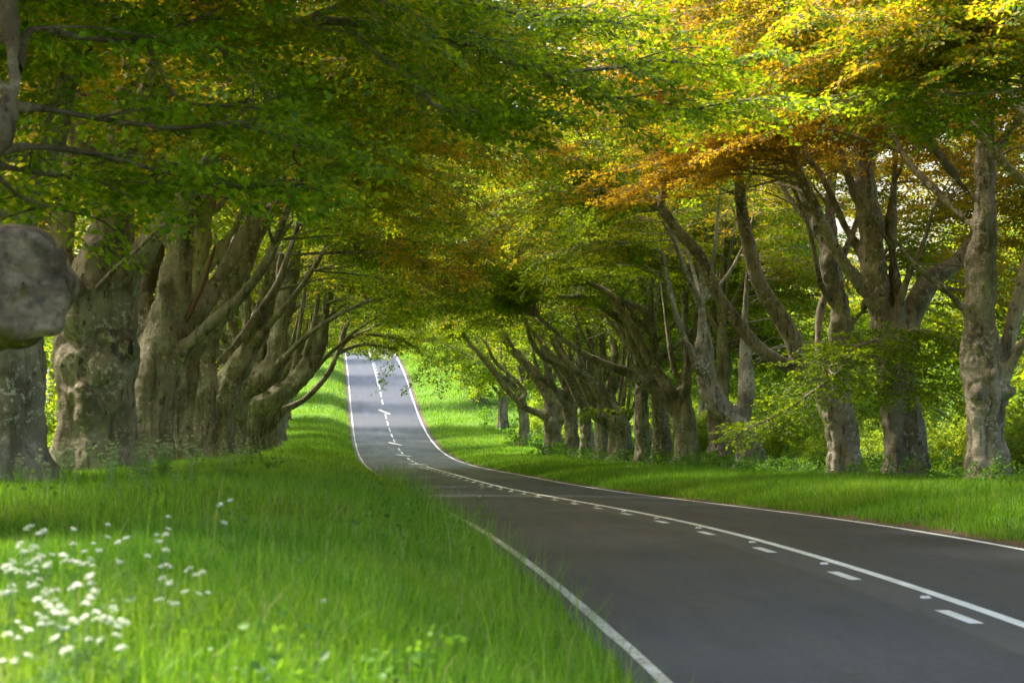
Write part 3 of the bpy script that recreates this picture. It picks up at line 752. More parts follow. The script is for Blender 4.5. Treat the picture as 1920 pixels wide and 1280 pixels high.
build_tree('beech_tree', 'left-row beech throwing up a long bent limb right of the open knot hole', GL, d,
    px_limb([(463, 864, 44), (466, 790, 42), (472, 750, 52), (492, 755, 46), (541, 732, 33), (582, 684, 28), (603, 628, 24), (613, 562, 20), (618, 500, 17), (622, 430, 13)], d),
    [], row_extra(-1, R_(9), (2, 2, 2, 1), (.25, .4), .95, .16), seed=9, copper=.38)
ords = ['ninth', 'tenth', 'eleventh', 'twelfth', 'thirteenth', 'fourteenth', 'fifteenth', 'sixteenth', 'seventeenth', 'eighteenth', 'nineteenth', 'twentieth']
def row_tree(s, side, label, group, seed, copper=.5, t=None, h=(2.8, 3.8), rr=(.48, .64), low=0., dens=1., scale=1., limbs=(), boughs=(), n=(3, 2, 2, 2), topcut=13., fill=200):
    r = np.random.default_rng(500+seed)
    t = t if t is not None else (-9.95 if side < 0 else 10.5)
    x = float(xc(s))+t; z = float(gh(x, s)[0])
    hh = r.uniform(*h); ra = r.uniform(*rr)
    ln = -side*r.uniform(.0, .35)
    tr_ = np.array([[x, s, z, ra], [x+.1*ln, s, z+.3*hh, ra*.88], [x+.4*ln, s+r.normal(0, .08), z+.65*hh, ra*.86], [x+ln, s+r.normal(0, .12), z+hh, ra*.9], [x+1.3*ln, s, z+hh*1.2, ra*.62], [x+1.6*ln+r.normal(0, .2), s, z+hh*1.6, ra*.34], [x+1.6*ln+r.normal(0, .4), s, z+hh*2.3, ra*.24]])
    return build_tree('beech_tree', label, group, s, tr_, list(limbs), row_extra(side, r, n, (.42, .66), scale, .21), boughs=boughs, seed=seed, low=low, dens=dens, copper=copper, topcut=topcut, fill=fill)
for i, s in enumerate([94.5, 103, 111]):
    row_tree(s, -1, ['far left-row beech trunk just past the long bent limb', 'slim left-row beech trunk before the dark limb that crosses the road',
                     'left-row beech directly in front of the dark overhanging limb'][i], GL, 20+i, .36)
d = 118.5
x0 = 960+F*(-.0925-4.12/d)
build_tree('beech_tree', 'left-row beech with a dark low limb arching out over the road towards the hill', GL, d,
    px_limb([(x0, 858, 44), (x0+2, 820, 36), (x0+6, 790, 36), (x0+12, 765, 30), (x0+20, 730, 22), (x0+30, 680, 18), (x0+40, 600, 13)], d),
    [px_limb([(x0+6, 805, 28), (510, 792, 22), (531, 769, 17), (570, 749, 13), (613, 703, 12), (636, 654, 10), (649, 611, 8), (662, 578, 6), (672, 540, 4)], d, 2.),
     px_limb([(x0+12, 790, 26), (540, 720, 16), (565, 660, 12), (585, 600, 10), (600, 540, 8)], d, -1.)],
    row_extra(-1, R_(31), (2, 1, 2, 1), (.5, .8), .95, .16),
    boughs=[px_bough([(638, 652, 120.5, 9), (655, 634, 121, 7), (679, 624, 121.5, 6), (720, 604, 122, 5), (780, 588, 122.5, 4)]),
            px_bough([(633, 662, 120.5, 8), (655, 652, 121, 7), (679, 646, 121.5, 6), (710, 648, 122, 5), (745, 655, 122.5, 4)]),
            px_bough([(679, 626, 121.5, 5), (720, 630, 122, 5), (757, 640, 122.5, 4), (785, 655, 123, 3)])],
    seed=31, copper=.46)
for i, s in enumerate([127, 136, 144.5, 153, 161.5, 171, 181, 191]):
    row_tree(s, -1, 'receding left-row beech, %s of the thin trunks beyond the dark arching limb' % ['first', 'second', 'third', 'fourth', 'fifth', 'sixth', 'seventh', 'last'][i], GL, 40+i, .44, low=.3 if s < 150 else -.3)

for i, (s, t) in enumerate([(213, -14), (236, -13), (262, -14)]):  # extra trees added to cast shade bands across the hill road
    row_tree(s, -1, ['beech on the sunlit slope beyond the end of the left row', 'beech halfway up the hill on the left verge', 'small beech near the crest left of the road'][i], GL, 100+i, .44, t=t, low=-.5)
# ---- right row ------------------------------------------------------------
d = 50.
build_tree('beech_tree', 'pale burred beech at the right, rightmost whole trunk with a white lichened foot', GR, d,
    px_limb([(1852, 918, 78), (1850, 880, 72), (1848, 800, 69), (1846, 740, 82), (1841, 690, 78), (1836, 640, 71), (1832, 580, 58), (1834, 520, 54), (1838, 460, 50), (1843, 400, 44), (1848, 330, 40), (1850, 250, 35), (1852, 150, 29), (1855, 20, 22)], d),
    [px_limb([(1824, 610, 30), (1802, 577, 18), (1780, 553, 15), (1760, 535, 13), (1742, 520, 11), (1725, 505, 9), (1700, 478, 7), (1672, 440, 5)], d, -1.),
     px_limb([(1858, 735, 44), (1880, 685, 35), (1892, 630, 32), (1905, 580, 30), (1920, 520, 28), (1940, 440, 23), (1960, 340, 17)], d, .8),
     px_limb([(1864, 725, 30), (1890, 690, 22), (1910, 655, 20), (1935, 620, 16), (1970, 560, 13), (2010, 480, 10)], d, -1.5)],
    [(.55, 2.6, .8, 9, .13), (.6, 3.7, .8, 9, .13), (.7, .5, .9, 7, .13), (.75, 3.1, .75, 9, .12)],
    burls=[(P(1834, 648, 49.45), .26, .16, False), (P(1815, 675, 49.5), .2, .16, False), (P(1834, 738, 49.45), .30, .17, False), (P(1850, 765, 49.5), .22, .10, False), (P(1834, 620, 49.5), .16, .1, False),
           (P(1888, 735, 49.7), .24, .2, False), (P(1860, 700, 49.5), .2, .14, False), (P(1874, 800, 49.5), .12, .05, True), (P(1868, 820, 49.5), .12, .04, True)],
    seed=60, fill=270, copper=.92, flare=.5)
d = 56.4
build_tree('beech_tree', 'twin-stemmed beech with two fused trunks behind the low leafy bough', GR, d,
    px_limb([(1678, 905, 56), (1680, 860, 48), (1676, 800, 47), (1671, 740, 48), (1664, 680, 46), (1655, 620, 44), (1645, 560, 41), (1640, 500, 42), (1635, 440, 41), (1628, 380, 37), (1622, 310, 33), (1618, 200, 27), (1615, 60, 20)], d),
    [px_limb([(1724, 912, 56), (1719, 850, 46), (1710, 790, 43), (1700, 740, 42), (1695, 690, 37), (1690, 620, 32), (1682, 560, 26), (1676, 500, 22), (1672, 440, 20), (1675, 360, 17), (1680, 260, 14), (1690, 140, 10)], d, .2),
     px_limb([(1692, 680, 52), (1702, 610, 45), (1722, 560, 44), (1750, 520, 42), (1785, 500, 32), (1815, 465, 26), (1840, 405, 22), (1850, 320, 16)], d, 1.6),
     px_limb([(1660, 625, 26), (1632, 567, 25), (1605, 525, 24), (1580, 490, 24), (1560, 455, 22), (1540, 415, 20), (1520, 370, 18), (1500, 330, 15), (1480, 270, 12), (1455, 210, 9)], d, -1.),
     px_limb([(1680, 640, 22), (1680, 590, 16), (1690, 558, 14), (1703, 520, 12), (1715, 490, 10), (1735, 445, 8), (1750, 390, 6)], d, -.8)],
    [(.5, 2.7, .8, 9, .13), (.6, 3.6, .8, 9, .13), (.7, .4, .9, 7, .13)],
    green_boughs=[px_bough([(1690, 650, 55.6, 14), (1680, 655, 54, 11), (1640, 668, 53, 9), (1590, 690, 52.5, 8), (1530, 730, 52, 6), (1470, 772, 51.5, 4), (1410, 800, 51, 3)]),
            px_bough([(1690, 630, 55.6, 14), (1700, 620, 54, 10), (1740, 622, 53, 8), (1780, 640, 52.4, 6), (1812, 668, 52, 4)]),
            px_bough([(1685, 660, 55.6, 12), (1690, 690, 54, 8), (1700, 715, 53, 6), (1730, 735, 52, 4), (1765, 750, 51.5, 3)]),
            px_bough([(1680, 655, 54.5, 10), (1650, 640, 53.5, 8), (1610, 648, 52.5, 6), (1570, 665, 52, 4), (1535, 690, 51.6, 3)])],
    burls=[(P(1700, 690, 55.8), .3, .08, False), (P(1668, 820, 55.7), .2, .05, False)], seed=61, copper=.84, flare=.35)
d = 63.2
build_tree('beech_tree', 'forked beech whose two long sinuous limbs sweep left over the road', GR, d,
    px_limb([(1586, 898, 60), (1581, 850, 53), (1576, 800, 51), (1566, 750, 58), (1572, 700, 47), (1577, 640, 44), (1577, 590, 42), (1568, 540, 42), (1558, 500, 40), (1548, 455, 36), (1530, 410, 30), (1512, 370, 25), (1495, 320, 20), (1475, 250, 15)], d),
    [px_limb([(1565, 765, 44), (1541, 726, 35), (1490, 693, 28), (1428, 657, 26), (1376, 595, 25), (1340, 543, 24), (1314, 481, 22), (1273, 435, 20), (1237, 388, 18), (1215, 372, 12), (1190, 366, 9), (1160, 368, 6)], d, -2.),
     px_limb([(1560, 755, 48), (1536, 720, 39), (1505, 688, 37), (1484, 631, 34), (1453, 579, 32), (1422, 528, 30), (1402, 450, 26), (1391, 399, 22), (1386, 347, 18), (1385, 290, 15), (1390, 210, 11)], d, -1.),
     px_limb([(1562, 730, 28), (1545, 700, 24), (1536, 667, 20), (1534, 630, 17), (1536, 590, 15), (1546, 555, 13), (1555, 500, 10)], d, 1.),
     px_limb([(1238, 390, 15), (1243, 360, 12), (1248, 320, 10), (1258, 280, 8), (1262, 230, 5)], d-2, 0.),
     px_limb([(1563, 520, 26), (1560, 460, 26), (1556, 400, 23), (1560, 330, 19), (1570, 240, 14)], d, .8),
     px_limb([(1577, 650, 20), (1600, 605, 16), (1618, 580, 14), (1630, 545, 11), (1650, 490, 8)], d, -.8)],
    [(.6, .4, .9, 7, .13), (.5, 3.9, .8, 8, .12), (.7, 2.7, .8, 8, .12)],
    burls=[(P(1590, 725, 62.6), .22, .14, False), (P(1600, 800, 62.7), .2, .10, True)],
    parts=[('exposed_root', tube_part(np.array([[*P(1604, 893, 62.6), .10], [*P(1618, 888, 62.3), .07], [*P(1630, 884, 62.2), .05], [*P(1638, 887, 62.1), .03]]), 8, 7), M['bark'])],
    seed=62, copper=.54)
d = 77.7
build_tree('beech_tree', 'beech with a pale flared foot leaning left into a thick fork', GR, d,
    px_limb([(1406, 885, 62), (1403, 850, 51), (1394, 812, 48), (1374, 787, 50), (1351, 765, 46), (1335, 740, 41), (1326, 714, 35), (1321, 664, 28), (1319, 619, 22), (1318, 560, 18), (1315, 470, 14)], d),
    [px_limb([(1387, 810, 36), (1396, 768, 31), (1400, 726, 32), (1398, 679, 28), (1396, 630, 17), (1397, 590, 12), (1402, 510, 9)], d, .8),
     px_limb([(1330, 725, 26), (1312, 690, 19), (1292, 650, 16), (1270, 600, 14), (1255, 540, 11), (1240, 470, 8)], d, -1.)],
    row_extra(1, R_(63), (1, 1, 1, 2), (.7, .95), .9, .11), burls=[(P(1393, 690, 77.2), .25, .12, False), (P(1380, 740, 77.), .3, .1, False)], seed=63, copper=.42)
d = 84.
build_tree('beech_tree', 'straight dim beech standing half behind the leaning pale-footed one', GR, d+1.5,
    px_limb([(1350, 875, 46), (1350, 830, 41), (1347, 789, 36), (1352, 730, 34), (1358, 679, 28), (1352, 600, 20), (1345, 500, 15)], d+1.5),
    [], row_extra(1, R_(64), (1, 1, 2, 2), (.65, .95), .9, .12), seed=64, copper=.42)
d = 90.3
build_tree('beech_tree', 'beech with a bright flared foot and two long straight limbs slanting up to the left', GR, d,
    px_limb([(1297, 868, 50), (1289, 830, 43), (1284, 798, 42), (1279, 762, 40), (1284, 735, 27), (1287, 700, 20), (1285, 640, 16), (1283, 550, 12)], d),
    [px_limb([(1279, 775, 36), (1248, 720, 24), (1219, 679, 21), (1189, 620, 19), (1165, 585, 17), (1150, 560, 15), (1130, 542, 12), (1100, 530, 8)], d, 1.),
     px_limb([(1277, 780, 34), (1250, 748, 24), (1219, 726, 22), (1185, 702, 20), (1159, 691, 17), (1120, 676, 15), (1090, 660, 12), (1062, 640, 10), (1040, 620, 8), (1010, 595, 6)], d, -1.5)],
    row_extra(1, R_(65), (1, 1, 2, 1), (.5, .7), .95, .14), seed=65, copper=.38)
d = 97.5
build_tree('beech_tree', 'plain upright beech just left of the bright flared foot', GR, d,
    px_limb([(1243, 866, 37), (1241, 820, 33), (1237, 768, 31), (1232, 720, 26), (1225, 650, 20), (1215, 590, 16), (1200, 510, 12)], d),
    [px_limb([(1236, 745, 20), (1215, 700, 15), (1190, 650, 14), (1172, 600, 12), (1165, 540, 9)], d, -1.),
     px_limb([(1228, 640, 18), (1208, 585, 15), (1168, 564, 14), (1115, 553, 11), (1065, 556, 7), (1020, 550, 5)], d, -1.)],
    row_extra(1, R_(66), (1, 1, 2, 1), (.5, .7), .95, .14), seed=66, copper=.38)
d = 103.5
build_tree('beech_tree', 'dark fluted beech post standing forward of the line, trunk nearly limbless below', GR, d,
    px_limb([(1206, 880, 36), (1205, 830, 30), (1203, 798, 30), (1204, 750, 28), (1200, 700, 20), (1190, 640, 16), (1185, 560, 12)], d),
    [px_limb([(1198, 690, 18), (1186, 640, 15), (1171, 606, 15), (1130, 575, 14), (1090, 534, 11), (1060, 505, 8)], d, -1.)],
    row_extra(1, R_(67), (2, 1, 2, 1), (.6, .8), .95, .14), seed=67, copper=.38)
d = 112.
build_tree('beech_tree', 'squat pollard with a tufted head and snaking limbs reaching left', GR, d,
    px_limb([(1168, 874, 50), (1165, 830, 39), (1161, 800, 44), (1156, 780, 40), (1152, 760, 22)], d),
    [px_limb([(1148, 795, 26), (1121, 784, 18), (1090, 759, 15), (1071, 719, 14), (1059, 687, 12), (1027, 675, 11), (1005, 655, 9), (993, 630, 8), (985, 590, 5)], d, -1.),
     px_limb([(1150, 780, 28), (1134, 756, 22), (1109, 716, 20), (1071, 687, 16), (1046, 656, 13), (1034, 625, 11), (1025, 580, 8)], d, .6),
     px_limb([(1152, 780, 22), (1147, 740, 16), (1149, 703, 13), (1152, 660, 10), (1140, 600, 8)], d, 1.)],
    row_extra(1, R_(68), (1, 1, 2, 1), (.6, .85), .95, .15),
    boughs=[px_bough([(1152, 775, 111, 8), (1140, 768, 110.4, 6), (1125, 770, 110, 4), (1112, 775, 109.6, 3)]), px_bough([(1158, 775, 111, 8), (1172, 768, 110.4, 6), (1185, 770, 110, 3)])],
    seed=68, copper=.46)
for i, s in enumerate([118.5, 125.7, 133]):
    row_tree(s, 1, ['pale beech trunk between the squat pollard and the thick leaning one', 'broad grey beech two trunks left of the squat pollard', 'beech right behind the low-limbed beech, left of the squat pollard'][i], GR, 80+i, .46, t=10.5)
d = 142.
build_tree('beech_tree', 'low-limbed beech whose dark lower limb droops towards the grassy slope', GR, d,
    px_limb([(1041, 860, 40), (1039, 820, 31), (1036, 792, 34), (1034, 770, 26), (1032, 740, 18), (1028, 690, 14)], d),
    [px_limb([(1033, 785, 22), (1012, 775, 15), (985, 765, 13), (971, 752, 12), (955, 735, 12), (940, 716, 12), (921, 690, 11), (905, 672, 10), (890, 653, 8), (876, 638, 6), (865, 610, 4)], d, -1.),
     px_limb([(1050, 790, 32), (1048, 765, 27), (1027, 737, 23), (1002, 700, 20), (974, 669, 18), (946, 634, 15), (935, 610, 12), (925, 570, 8)], d, .6),
     px_limb([(975, 752, 10), (985, 735, 9), (960, 705, 8), (930, 680, 7), (910, 640, 5)], d-1, .5)],
    row_extra(1, R_(69), (1, 1, 2, 1), (.6, .85), .95, .17), seed=69, copper=.46)
row_tree(165, 1, 'lone thin beech left of the drooping dark limb, foot in tall herbs', GR, 90, .4, t=10.5, low=-3.5)
row_tree(186, 1, 'pale split beech trunk under light green foliage on the grassy slope', GR, 91, .4, t=10.6, low=-4)
row_tree(210, 1, 'small farthest right-row beech trunk peeking from low foliage on the slope', GR, 92, .42, t=10.2, low=-4)
# near trees of the right row, their trunks off the picture but their boughs in it
d = 42.
build_tree('beech_tree', 'off-frame beech whose bright sprays hang in the top right corner', GR, d,
    px_limb([(2055, 960, 120), (2052, 850, 105), (2050, 740, 104), (2048, 640, 96), (2044, 500, 70), (2040, 350, 55), (2035, 180, 44), (2030, -100, 30)], d),
    [], row_extra(1, R_(70), (3, 2, 2, 1), (.5, .8), 1., .15),
    green_boughs=[px_bough([(2046, 260, 41.6, 30), (1985, 120, 40, 18), (1920, 78, 39, 14), (1850, 86, 38, 12), (1815, 122, 37, 9), (1762, 160, 36, 6), (1700, 165, 35.4, 4), (1650, 170, 35, 3)]),
            px_bough([(1960, 100, 39.6, 12), (1890, 130, 38.6, 8), (1830, 190, 37.8, 6), (1770, 225, 37, 4), (1715, 235, 36.5, 3)]),
            px_bough([(1920, 78, 39, 12), (1850, 40, 38, 8), (1780, 40, 37, 6), (1710, 70, 36, 4), (1650, 90, 35.5, 3)]),
            px_bough([(2046, 240, 41.6, 20), (1990, 40, 40, 14), (1920, -30, 39, 10), (1830, -20, 38, 8), (1740, 0, 37, 5), (1660, 20, 36, 3)])],
    seed=70, copper=.62, topcut=12)
row_tree(34.5, 1, 'off-frame beech arching over the road from the near right', GR, 71, .62, low=.4, topcut=11)
row_tree(26.5, 1, 'nearest right-hand beech, out of frame, with branches above the road', GR, 72, .42, low=1.2, topcut=11)

row_tree(18.5, 1, 'beech beside the camera on the right, wholly overhead', GR, 73, .42, low=1.6, topcut=11)  # off-view tree added to shade the boughs across the road
# ---- wood behind the rows ---------------------------------------------------
def back_tree(seed, copper):
    r = np.random.default_rng(900+seed)
    root = empty('tree', (0, 0, 0))
    H = r.uniform(10, 13)
    tr_ = np.array([[0, 0, -.3, .32], [.05, 0, .3*H, .26], [r.normal(0, .2), r.normal(0, .2), .6*H, .17], [r.normal(0, .4), r.normal(0, .4), H, .05]])
    c = curve(tr_, 16); limbs = [c[5:]]
    for i in range(16):
        f = r.uniform(.16, .85); p = c[int(f*15)]
        limbs.append(grow_limb(p[:3], r.uniform(0, 6.28), r.uniform(.1, .6), (1.15-f)*r.uniform(4.2, 6.2), p[3]*.5, .015, r, up=.3, flat=.4))
    S0, D0, LN = [], [], []
    for l in limbs:
        n = int(np.linalg.norm(np.diff(l[:, :3], axis=0), axis=1).sum()*8)
        u = r.uniform(.12, 1, n)*(len(l)-1.001); i = u.astype(int); f = (u-i)[:, None]
        p = l[i, :3]*(1-f)+l[i+1, :3]*f+r.normal(0, .45, (n, 3)); tan = unit(l[i+1, :3]-l[i, :3])
        S0.append(p); D0.append(unit(tan+r.normal(0, .7, (n, 3))*np.array([1, 1, .3]))); LN.append(r.uniform(.8, 1.7, n))
    S0, D0, LN = map(np.concatenate, (S0, D0, LN))
    V = leaves(S0, D0, LN, np.full(len(S0), .21), 5, 4, r, .35)
    a, q, _ = tubes(c[None, :, :3], c[None, :, 3], 10)
    Vs, Qs, o = [a], [q], len(a)
    L_ = np.stack(limbs[1:]); a, q, _ = tubes(L_[:, :, :3], L_[:, :, 3], 6); Vs.append(a); Qs.append(q+o)
    obj('trunk', mesh_np('trunk', np.concatenate(Vs), np.concatenate(Qs), smooth=True), M['bark'], root)
    cr = obj('crown', mesh_np('crown', V, np.arange(len(V)).reshape(-1, 4)), M['leaf'], root); cr.color = (copper, .5, .5, 1)
    return root
protos = [back_tree(i, c) for i, c in enumerate((.34, .44, .40, .30))]
used = [False]*4
spots = []
rb = np.random.default_rng(77)
LB, RB, HB = 'woodland trees behind the left row', 'woodland trees behind the right row', 'trees at the top of the hill'
for s in np.arange(-14, 235, 7.5): spots.append((s+rb.normal(0, 1.5), -19-rb.uniform(0, 5), LB, rb.uniform(.85, 1.1)))  # first few, unseen beside and behind the camera, are added to darken the left
for s in np.arange(40, 330, 12.): spots.append((s+rb.normal(0, 2), -31-rb.uniform(0, 8), LB, rb.uniform(1., 1.3)))
for s in np.arange(52, 232, 8.): spots.append((s+rb.normal(0, 1.5), 20+rb.uniform(0, 5), RB, rb.uniform(.9, 1.2)))
for s in np.arange(60, 320, 9.5): spots.append((s+rb.normal(0, 2), 33+rb.uniform(0, 9), RB, rb.uniform(1.1, 1.4)))
for s in (232, 246, 260, 276, 292, 308): spots.append((s, 13+rb.uniform(0, 4), RB, rb.uniform(.9, 1.15))); spots.append((s+5, -15-rb.uniform(0, 4), LB, rb.uniform(.9, 1.1)))
for x in np.arange(-34, 40, 7.): spots.append((352+rb.uniform(-8, 12), x, HB, rb.uniform(1.1, 1.4)))
LBL = {LB: 'leafy tree in the shaded wood behind the left beech row', RB: 'leafy tree in the bright wood behind the right beech row', HB: 'pale leafy tree beyond the crest of the hill road'}
for i, (s, t, g, sc) in enumerate(spots):
    k = i % 4; x = float(xc(s))+t; loc = (x, s, float(gh(x, s)[0])); rz = rb.uniform(0, 6.28)
    if used[k]: o = copy_tree(protos[k], loc, rz, sc)
    else:
        o = protos[k]; used[k] = True; o.location = loc; o.rotation_euler = (0, 0, rz); o.scale = (sc,)*3
    tag(o, LBL[g], 'tree', g)

# ---- shrubs behind the right trunks -----------------------------------------
def shrub(seed):
    r = np.random.default_rng(300+seed); n = 420
    th = r.uniform(0, 6.28, n); el = np.arcsin(r.uniform(.0, 1, n)); q = r.uniform(.35, 1, n)**.6
    lump = 1+.25*np.sin(3*th+seed)+.2*np.sin(5*th-seed*2)
    p = np.stack([np.cos(th)*np.cos(el)*1.5*q*lump, np.sin(th)*np.cos(el)*1.5*q*lump, .15+np.sin(el)*1.9*q*lump], 1)
    d = unit(p*np.array([1, 1, .25])+r.normal(0, .5, (n, 3)))
    V = leaves(p, d, r.uniform(.35, .8, n), np.full(n, .115), 6, 5, r, .5)
    root = empty('shrub', (0, 0, 0))
    st = []
    for i in range(9):
        a = r.uniform(0, 6.28); l = r.uniform(.5, 1.1)
        st.append(curve(np.array([[.1*math.cos(a), .1*math.sin(a), -.1, .025], [.5*l*math.cos(a), .5*l*math.sin(a), .7, .018], [l*math.cos(a), l*math.sin(a), 1.5, .008]]), 6))
    st = np.stack(st); a, q, _ = tubes(st[:, :, :3], st[:, :, 3], 5)
    obj('stems', mesh_np('stems', a, q, smooth=True), M['bark'], root)
    f = obj('foliage', mesh_np('foliage', V, np.arange(len(V)).reshape(-1, 4)), M['shrub'], root); f.color = (.4+.1*seed, .5, .5, 1)
    return root
sp = [shrub(i) for i in range(3)]; us = [False]*3
rs = np.random.default_rng(5)
sh = [(s+rs.normal(0, .8), rs.uniform(13.5, 17), rs.uniform(.6, 1.0)) for s in np.arange(50, 110, 3.4)]
sh += [(s+rs.normal(0, .8), rs.uniform(17.5, 21), rs.uniform(.9, 1.35)) for s in np.arange(50, 135, 4.2)]
sh += [(70.5, 11.7, .55), (73, 12.6, .7), (67.5, 13, .7), (150, 12.5, .8), (160, 13.5, .9), (172, 12, .8), (180, 14, 1.), (196, 15, 1.)]
sh += [(s+rs.normal(0, 1), -13-rs.uniform(0, 3), rs.uniform(.7, 1.1)) for s in np.arange(30, 120, 7)]
for i, (s, t, sc) in enumerate(sh):
    k = i % 3; x = float(xc(s))+t; loc = (x, s, float(gh(x, s)[0])-.05); rz = rs.uniform(0, 6.28)
    if us[k]: o = copy_tree(sp[k], loc, rz, sc)
    else: o = sp[k]; us[k] = True; o.location = loc; o.rotation_euler = (0, 0, rz); o.scale = (sc,)*3
    if t < 0: tag(o, 'shaded green shrub growing behind the left beech trunks', 'shrub', 'shrubs behind the left trunks')
    else: tag(o, 'bright green shrub growing behind the right beech trunks', 'shrub', 'shrubs behind the right trunks')

# ------------------------------------------------------------------ grass
def blades(x, y, h, w, r, seg2=True, lean=.5):
    n = len(x); z = gh(x, y)-.02
    th = r.uniform(0, 6.28, n); ld = r.uniform(0, 6.28, n); le = np.abs(r.normal(0, lean, n))*h
    wx, wy = np.cos(th)*w*.5, np.sin(th)*w*.5; lx, ly = np.cos(ld)*le, np.sin(ld)*le
    p0 = np.stack([x-wx, y-wy, z], 1); p1 = np.stack([x+wx, y+wy, z], 1)
    tip = np.stack([x+lx, y+ly, z+h*np.sqrt(np.clip(1-(le/h)**2*.5, .3, 1))], 1)
    if not seg2:
        return np.stack([p0, p1, tip], 1).reshape(-1, 3), None, np.arange(3*n).reshape(-1, 3)
    m = np.stack([x+lx*.35, y+ly*.35, z+h*.58], 1); mw = np.stack([wx, wy, 0*wx], 1)*.75
    V = np.stack([p0, p1, m+mw, m-mw, tip], 1).reshape(-1, 3); b = np.arange(n)[:, None]*5
    return V, b+np.array([[0, 1, 2, 3]]), b+np.array([[3, 2, 4]])
def scatter(s0, s1, t0, t1, dens, r):
    n = int((s1-s0)*(t1-t0)*dens)
    s = r.uniform(s0, s1, n); t = r.uniform(t0, t1, n)
    return xc(s)+t, s, t
rg = np.random.default_rng(31)
GV, GQ, GT, go = [], [], [], 0
def add_grass(s0, s1, t0, t1, dens, h, w, seg2=True):
    global go
    x, y, t = scatter(s0, s1, t0, t1, dens, rg)
    vis = (np.abs(x) < .285*y+1.5)
    edge = np.abs(t)-3.72+.22*n2(x, y, .9, 40)
    clump = .5+.5*n2(x, y, .45, 41, 3)
    keep = vis & (edge > 0) & (rg.uniform(0, 1, len(x)) < .45+.75*clump)
    x, y, t, edge, clump = x[keep], y[keep], t[keep], edge[keep], clump[keep]
    hh = h*(.45+.75*clump)*rg.uniform(.55, 1.25, len(x))*np.clip(.62+edge*.35, .6, 1.)
    shade = np.clip((np.abs(t)-8)/2.5, 0, 1); hh *= 1-.25*shade
    v, q, tr_ = blades(x, y, np.maximum(hh, .04), w*rg.uniform(.6, 1.3, len(x)), rg, seg2)
    GV.append(v)
    if q is not None: GQ.append(q+go)
    GT.append(tr_+go); go += len(v)
add_grass(6, 16, -13, -3.7, 1500, .25, .008)
add_grass(16, 28, -15, -3.7, 900, .27, .011)
add_grass(28, 48, -18, -3.7, 450, .28, .016)
add_grass(7, 40, -4.9, -3.7, 60, .8, .006)
add_grass(7, 30, -10, -4.9, 10, .6, .006)
add_grass(48, 90, -20, -3.7, 150, .36, .028, False)
add_grass(90, 200, -20, -3.7, 50, .36, .05, False)
add_grass(200, 320, -26, -3.7, 22, .36, .09, False)
add_grass(14, 30, 3.7, 9, 420, .30, .011)
add_grass(30, 62, 3.7, 14, 420, .34, .014)
add_grass(62, 100, 3.7, 18, 170, .34, .026, False)
add_grass(100, 200, 3.7, 24, 55, .34, .048, False)
add_grass(200, 320, 3.7, 26, 22, .36, .09, False)
gme = mesh_np('grass', np.concatenate(GV), np.concatenate(GQ), np.concatenate(GT))
tag(obj('grass', gme, M['grass']), kind='stuff').color = (.5, .5, .5, 1)

# broad-leaved undergrowth round the trunks
ru = np.random.default_rng(8)
ch = []
for s0, s1, t0, t1, dn, hm, sz in [(24, 60, -14, -8.6, .8, .22, .06), (60, 130, -14, -8.7, .6, .32, .10), (44, 75, 8.8, 17, 2.2, .55, .09), (75, 130, 8.8, 18, 1.3, .6, .13), (130, 215, 9, 18, .6, .8, .2), (8, 24, -11, -4.6, 1.5, .24, .055), (24, 45, -9, -4.8, .7, .30, .07)]:
    x, y, t = scatter(s0, s1, t0, t1, dn, ru)
    k = n2(x, y, .3, 50) > (-.25 if abs(t0) > 8.6 and t0 > -20 and hm > .4 else .12); x, y = x[k], y[k]; n = len(x)
    z = gh(x, y)
    for lay in (.35, .7, 1.):
        p = np.stack([x+ru.normal(0, .12, n), y+ru.normal(0, .12, n), z+hm*lay*ru.uniform(.6, 1.1, n)], 1)
        dd = ru.normal(0, 1, (n, 3)); dd[:, 2] = np.abs(dd[:, 2])*.3+.15
        ch.append(leaves(p, dd, ru.uniform(.25, .5, n), np.full(n, sz), 4, 4, ru, .5))
V = np.concatenate(ch)
tag(obj('undergrowth', mesh_np('undergrowth', V, np.arange(len(V)).reshape(-1, 4)), M['herb']), kind='stuff').color = (.5, .5, .5, 1)

